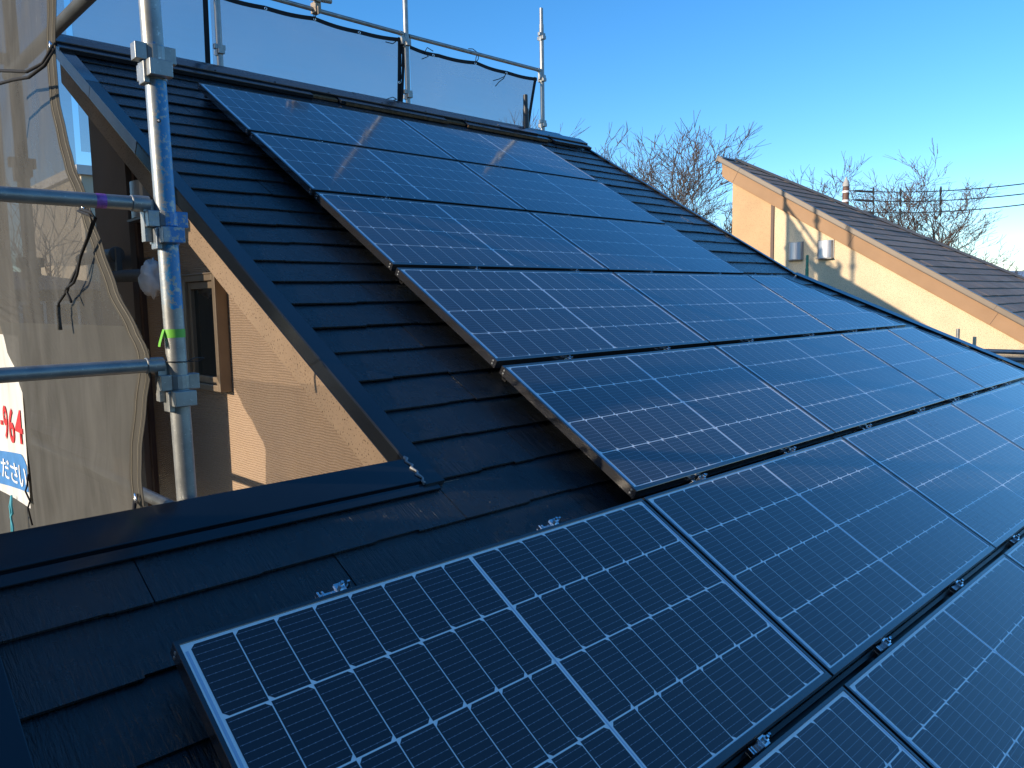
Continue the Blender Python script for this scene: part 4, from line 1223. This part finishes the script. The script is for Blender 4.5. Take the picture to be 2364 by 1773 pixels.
# ------------------------------------------------------------------ bare trees
def bare_tree(label, base, height, seed, spread=.55, mat=None, r0=.17, fork=.33, levels=7, twig=.0080, lean=(0, 0), widen=1.35):
    rn = random.Random(seed)
    root = empty("bare_tree", base, label, "tree", "leafless trees behind the houses")
    tb, cb = MB(), MB()
    def rnd_dir(d, ang):
        a = d.orthogonal().normalized(); bb = d.cross(a); t = rn.uniform(0, 2 * math.pi)
        return (d * math.cos(ang) + (a * math.cos(t) + bb * math.sin(t)) * math.sin(ang)).normalized()
    def grow(p, d, L, r, lev, mb_):
        n_ = 4 if lev < 4 else 3
        path = [Vector(p)]; radii = [r]; dd = Vector(d)
        for i in range(n_):
            w_ = .08 if lev < 3 else .11
            dd = (dd + Vector((rn.gauss(0, w_), rn.gauss(0, w_), rn.gauss(0, w_ * .6) + (.07 if lev > 0 else 0)))).normalized()
            path.append(path[-1] + dd * (L / n_)); radii.append(max(twig * .6, r * (1 - .42 * (i + 1) / n_)))
        mb_.tube(path, r, 8 if lev < 1 else (5 if lev < 3 else 3), radii=radii, cap=False)
        if lev >= levels: return
        tips = 2 if lev > 0 else 3
        for i in range(tips):
            grow(path[-1], rnd_dir(dd, rn.uniform(.2, spread - .05)), L * rn.uniform(.62, .80), max(twig, radii[-1] * rn.uniform(.7, .95)), lev + 1, cb)
        for i in range(2 if lev >= 1 else 1):
            k = rn.randint(1, n_ - 1)
            grow(path[k], rnd_dir(dd, rn.uniform(.4, spread + .25)), L * rn.uniform(.45, .7), max(twig, radii[k] * rn.uniform(.4, .65)), lev + 1 + (1 if rn.random() < .35 else 0), cb)
    d0 = Vector((lean[0], lean[1], 1)).normalized()
    grow(Vector(base), d0, height * fork, r0, 0, tb)
    zs_ = sorted(v.z for v in cb.v); top = zs_[int(len(zs_) * .97)]; s = height / (top - base[2])
    for mb_ in (tb, cb):
        for v in mb_.v:
            v.z = base[2] + (v.z - base[2]) * s
            v.x = base[0] + (v.x - base[0]) * widen; v.y = base[1] + (v.y - base[1]) * widen
    tb.build("trunk", mat or M['bark'], root, smooth=True); cb.build("crown", mat or M['bark'], root, smooth=True)
    print("tree", label[:30], len(cb.f))
bare_tree("slender bare tree rising just right of our ridge end", (25.6, 15.1, 0), 13.2, 21, .55, M['bark'], .18, widen=1.5)
bare_tree("spreading bare tree between our roof and the orange gable", (26.9, 13.5, 0), 12.9, 8, .66, M['bark'], .26, .28, widen=1.7)
bare_tree("low bare tree half hidden behind the orange gable", (30.2, 13.6, 0), 11.6, 14, .6, M['bark'], .17)
bare_tree("big fan-shaped bare tree behind the power lines", (42.9, 9.3, 0), 12.7, 31, .66, M['bark2'], .30, .30, widen=1.75)
bare_tree("bare tree seen faintly through the mesh between the ridge posts", (23.6, 25.9, 0), 14.5, 41, .5, M['bark'], .18)
bare_tree("bare tree seen through the mesh below the right ridge post", (28.4, 22.4, 0), 13.0, 45, .5, M['bark'], .18)
bare_tree("bare tree seen blurred through the grey sheet at far left", (4.2, 16.2, 0), 8.9, 52, .62, M['bark'], .15, .3, 5)
bare_tree("bare tree beside the pale house seen through the grey sheet", (5.6, 20.0, 0), 9.6, 57, .62, M['bark'], .15, .3, 5)

# houses behind, seen through the sheet
fh = empty("house", (2.0, 12.5, 0), "low dark house seen through the grey mesh sheet", "house")
b = MB()
b.quad((-2, 11.0, 0), (4.3, 11.0, 0), (4.3, 11.0, 7.5), (-2, 11.0, 7.5)); b.quad((4.3, 11.0, 0), (4.3, 18, 0), (4.3, 18, 7.5), (4.3, 11.0, 7.5)); b.quad((-2, 18, 0), (-2, 11, 0), (-2, 11, 7.5), (-2, 18, 7.5)); b.quad((4.3, 18, 0), (-2, 18, 0), (-2, 18, 7.5), (4.3, 18, 7.5))
b.build("wall", M['darkwall'], fh)
b = MB()
E_ = [(-2.5, 10.5, 7.45), (4.8, 10.5, 7.45), (4.8, 18.5, 7.45), (-2.5, 18.5, 7.45)]; Rg = [(.5, 14.5, 8.15), (1.8, 14.5, 8.15)]
b.add(E_ + Rg, [(0, 1, 5, 4), (1, 2, 5), (2, 3, 4, 5), (3, 0, 4), (3, 2, 1, 0)])
b.build("roof", M['farroof'], fh)
for x in (2.7, 3.25):
    b = MB(); b.box(x, x + .42, 10.93, 10.998, 6.75, 7.25); wn = b.build("window", M['whitewall'], fh)
    b = MB(); b.box(x + .05, x + .37, 10.925, 10.9295, 6.8, 7.2); b.build("pane", M['glassdark'], wn)
ph = empty("house", (5.9, 15.2, 0), "pale house with a flat top glimpsed between the sheet and the brown gable", "house")
b = MB()
b.box(4.75, 8.5, 14.2, 19, 0, 10.05)
b.build("wall", M['cream'], ph)
b = MB(); b.box(4.65, 8.6, 14.1, 19.1, 10.05, 10.25); b.build("roof", M['whitewall'], ph)
b = MB(); b.box(5.1, 5.7, 14.14, 14.195, 8.2, 9.2); wn = b.build("window", M['bronze'], ph); b = MB(); b.box(5.15, 5.65, 14.13, 14.138, 8.25, 9.15); b.build("pane", M['glassdark'], wn)
print("objects", len(bpy.data.objects))
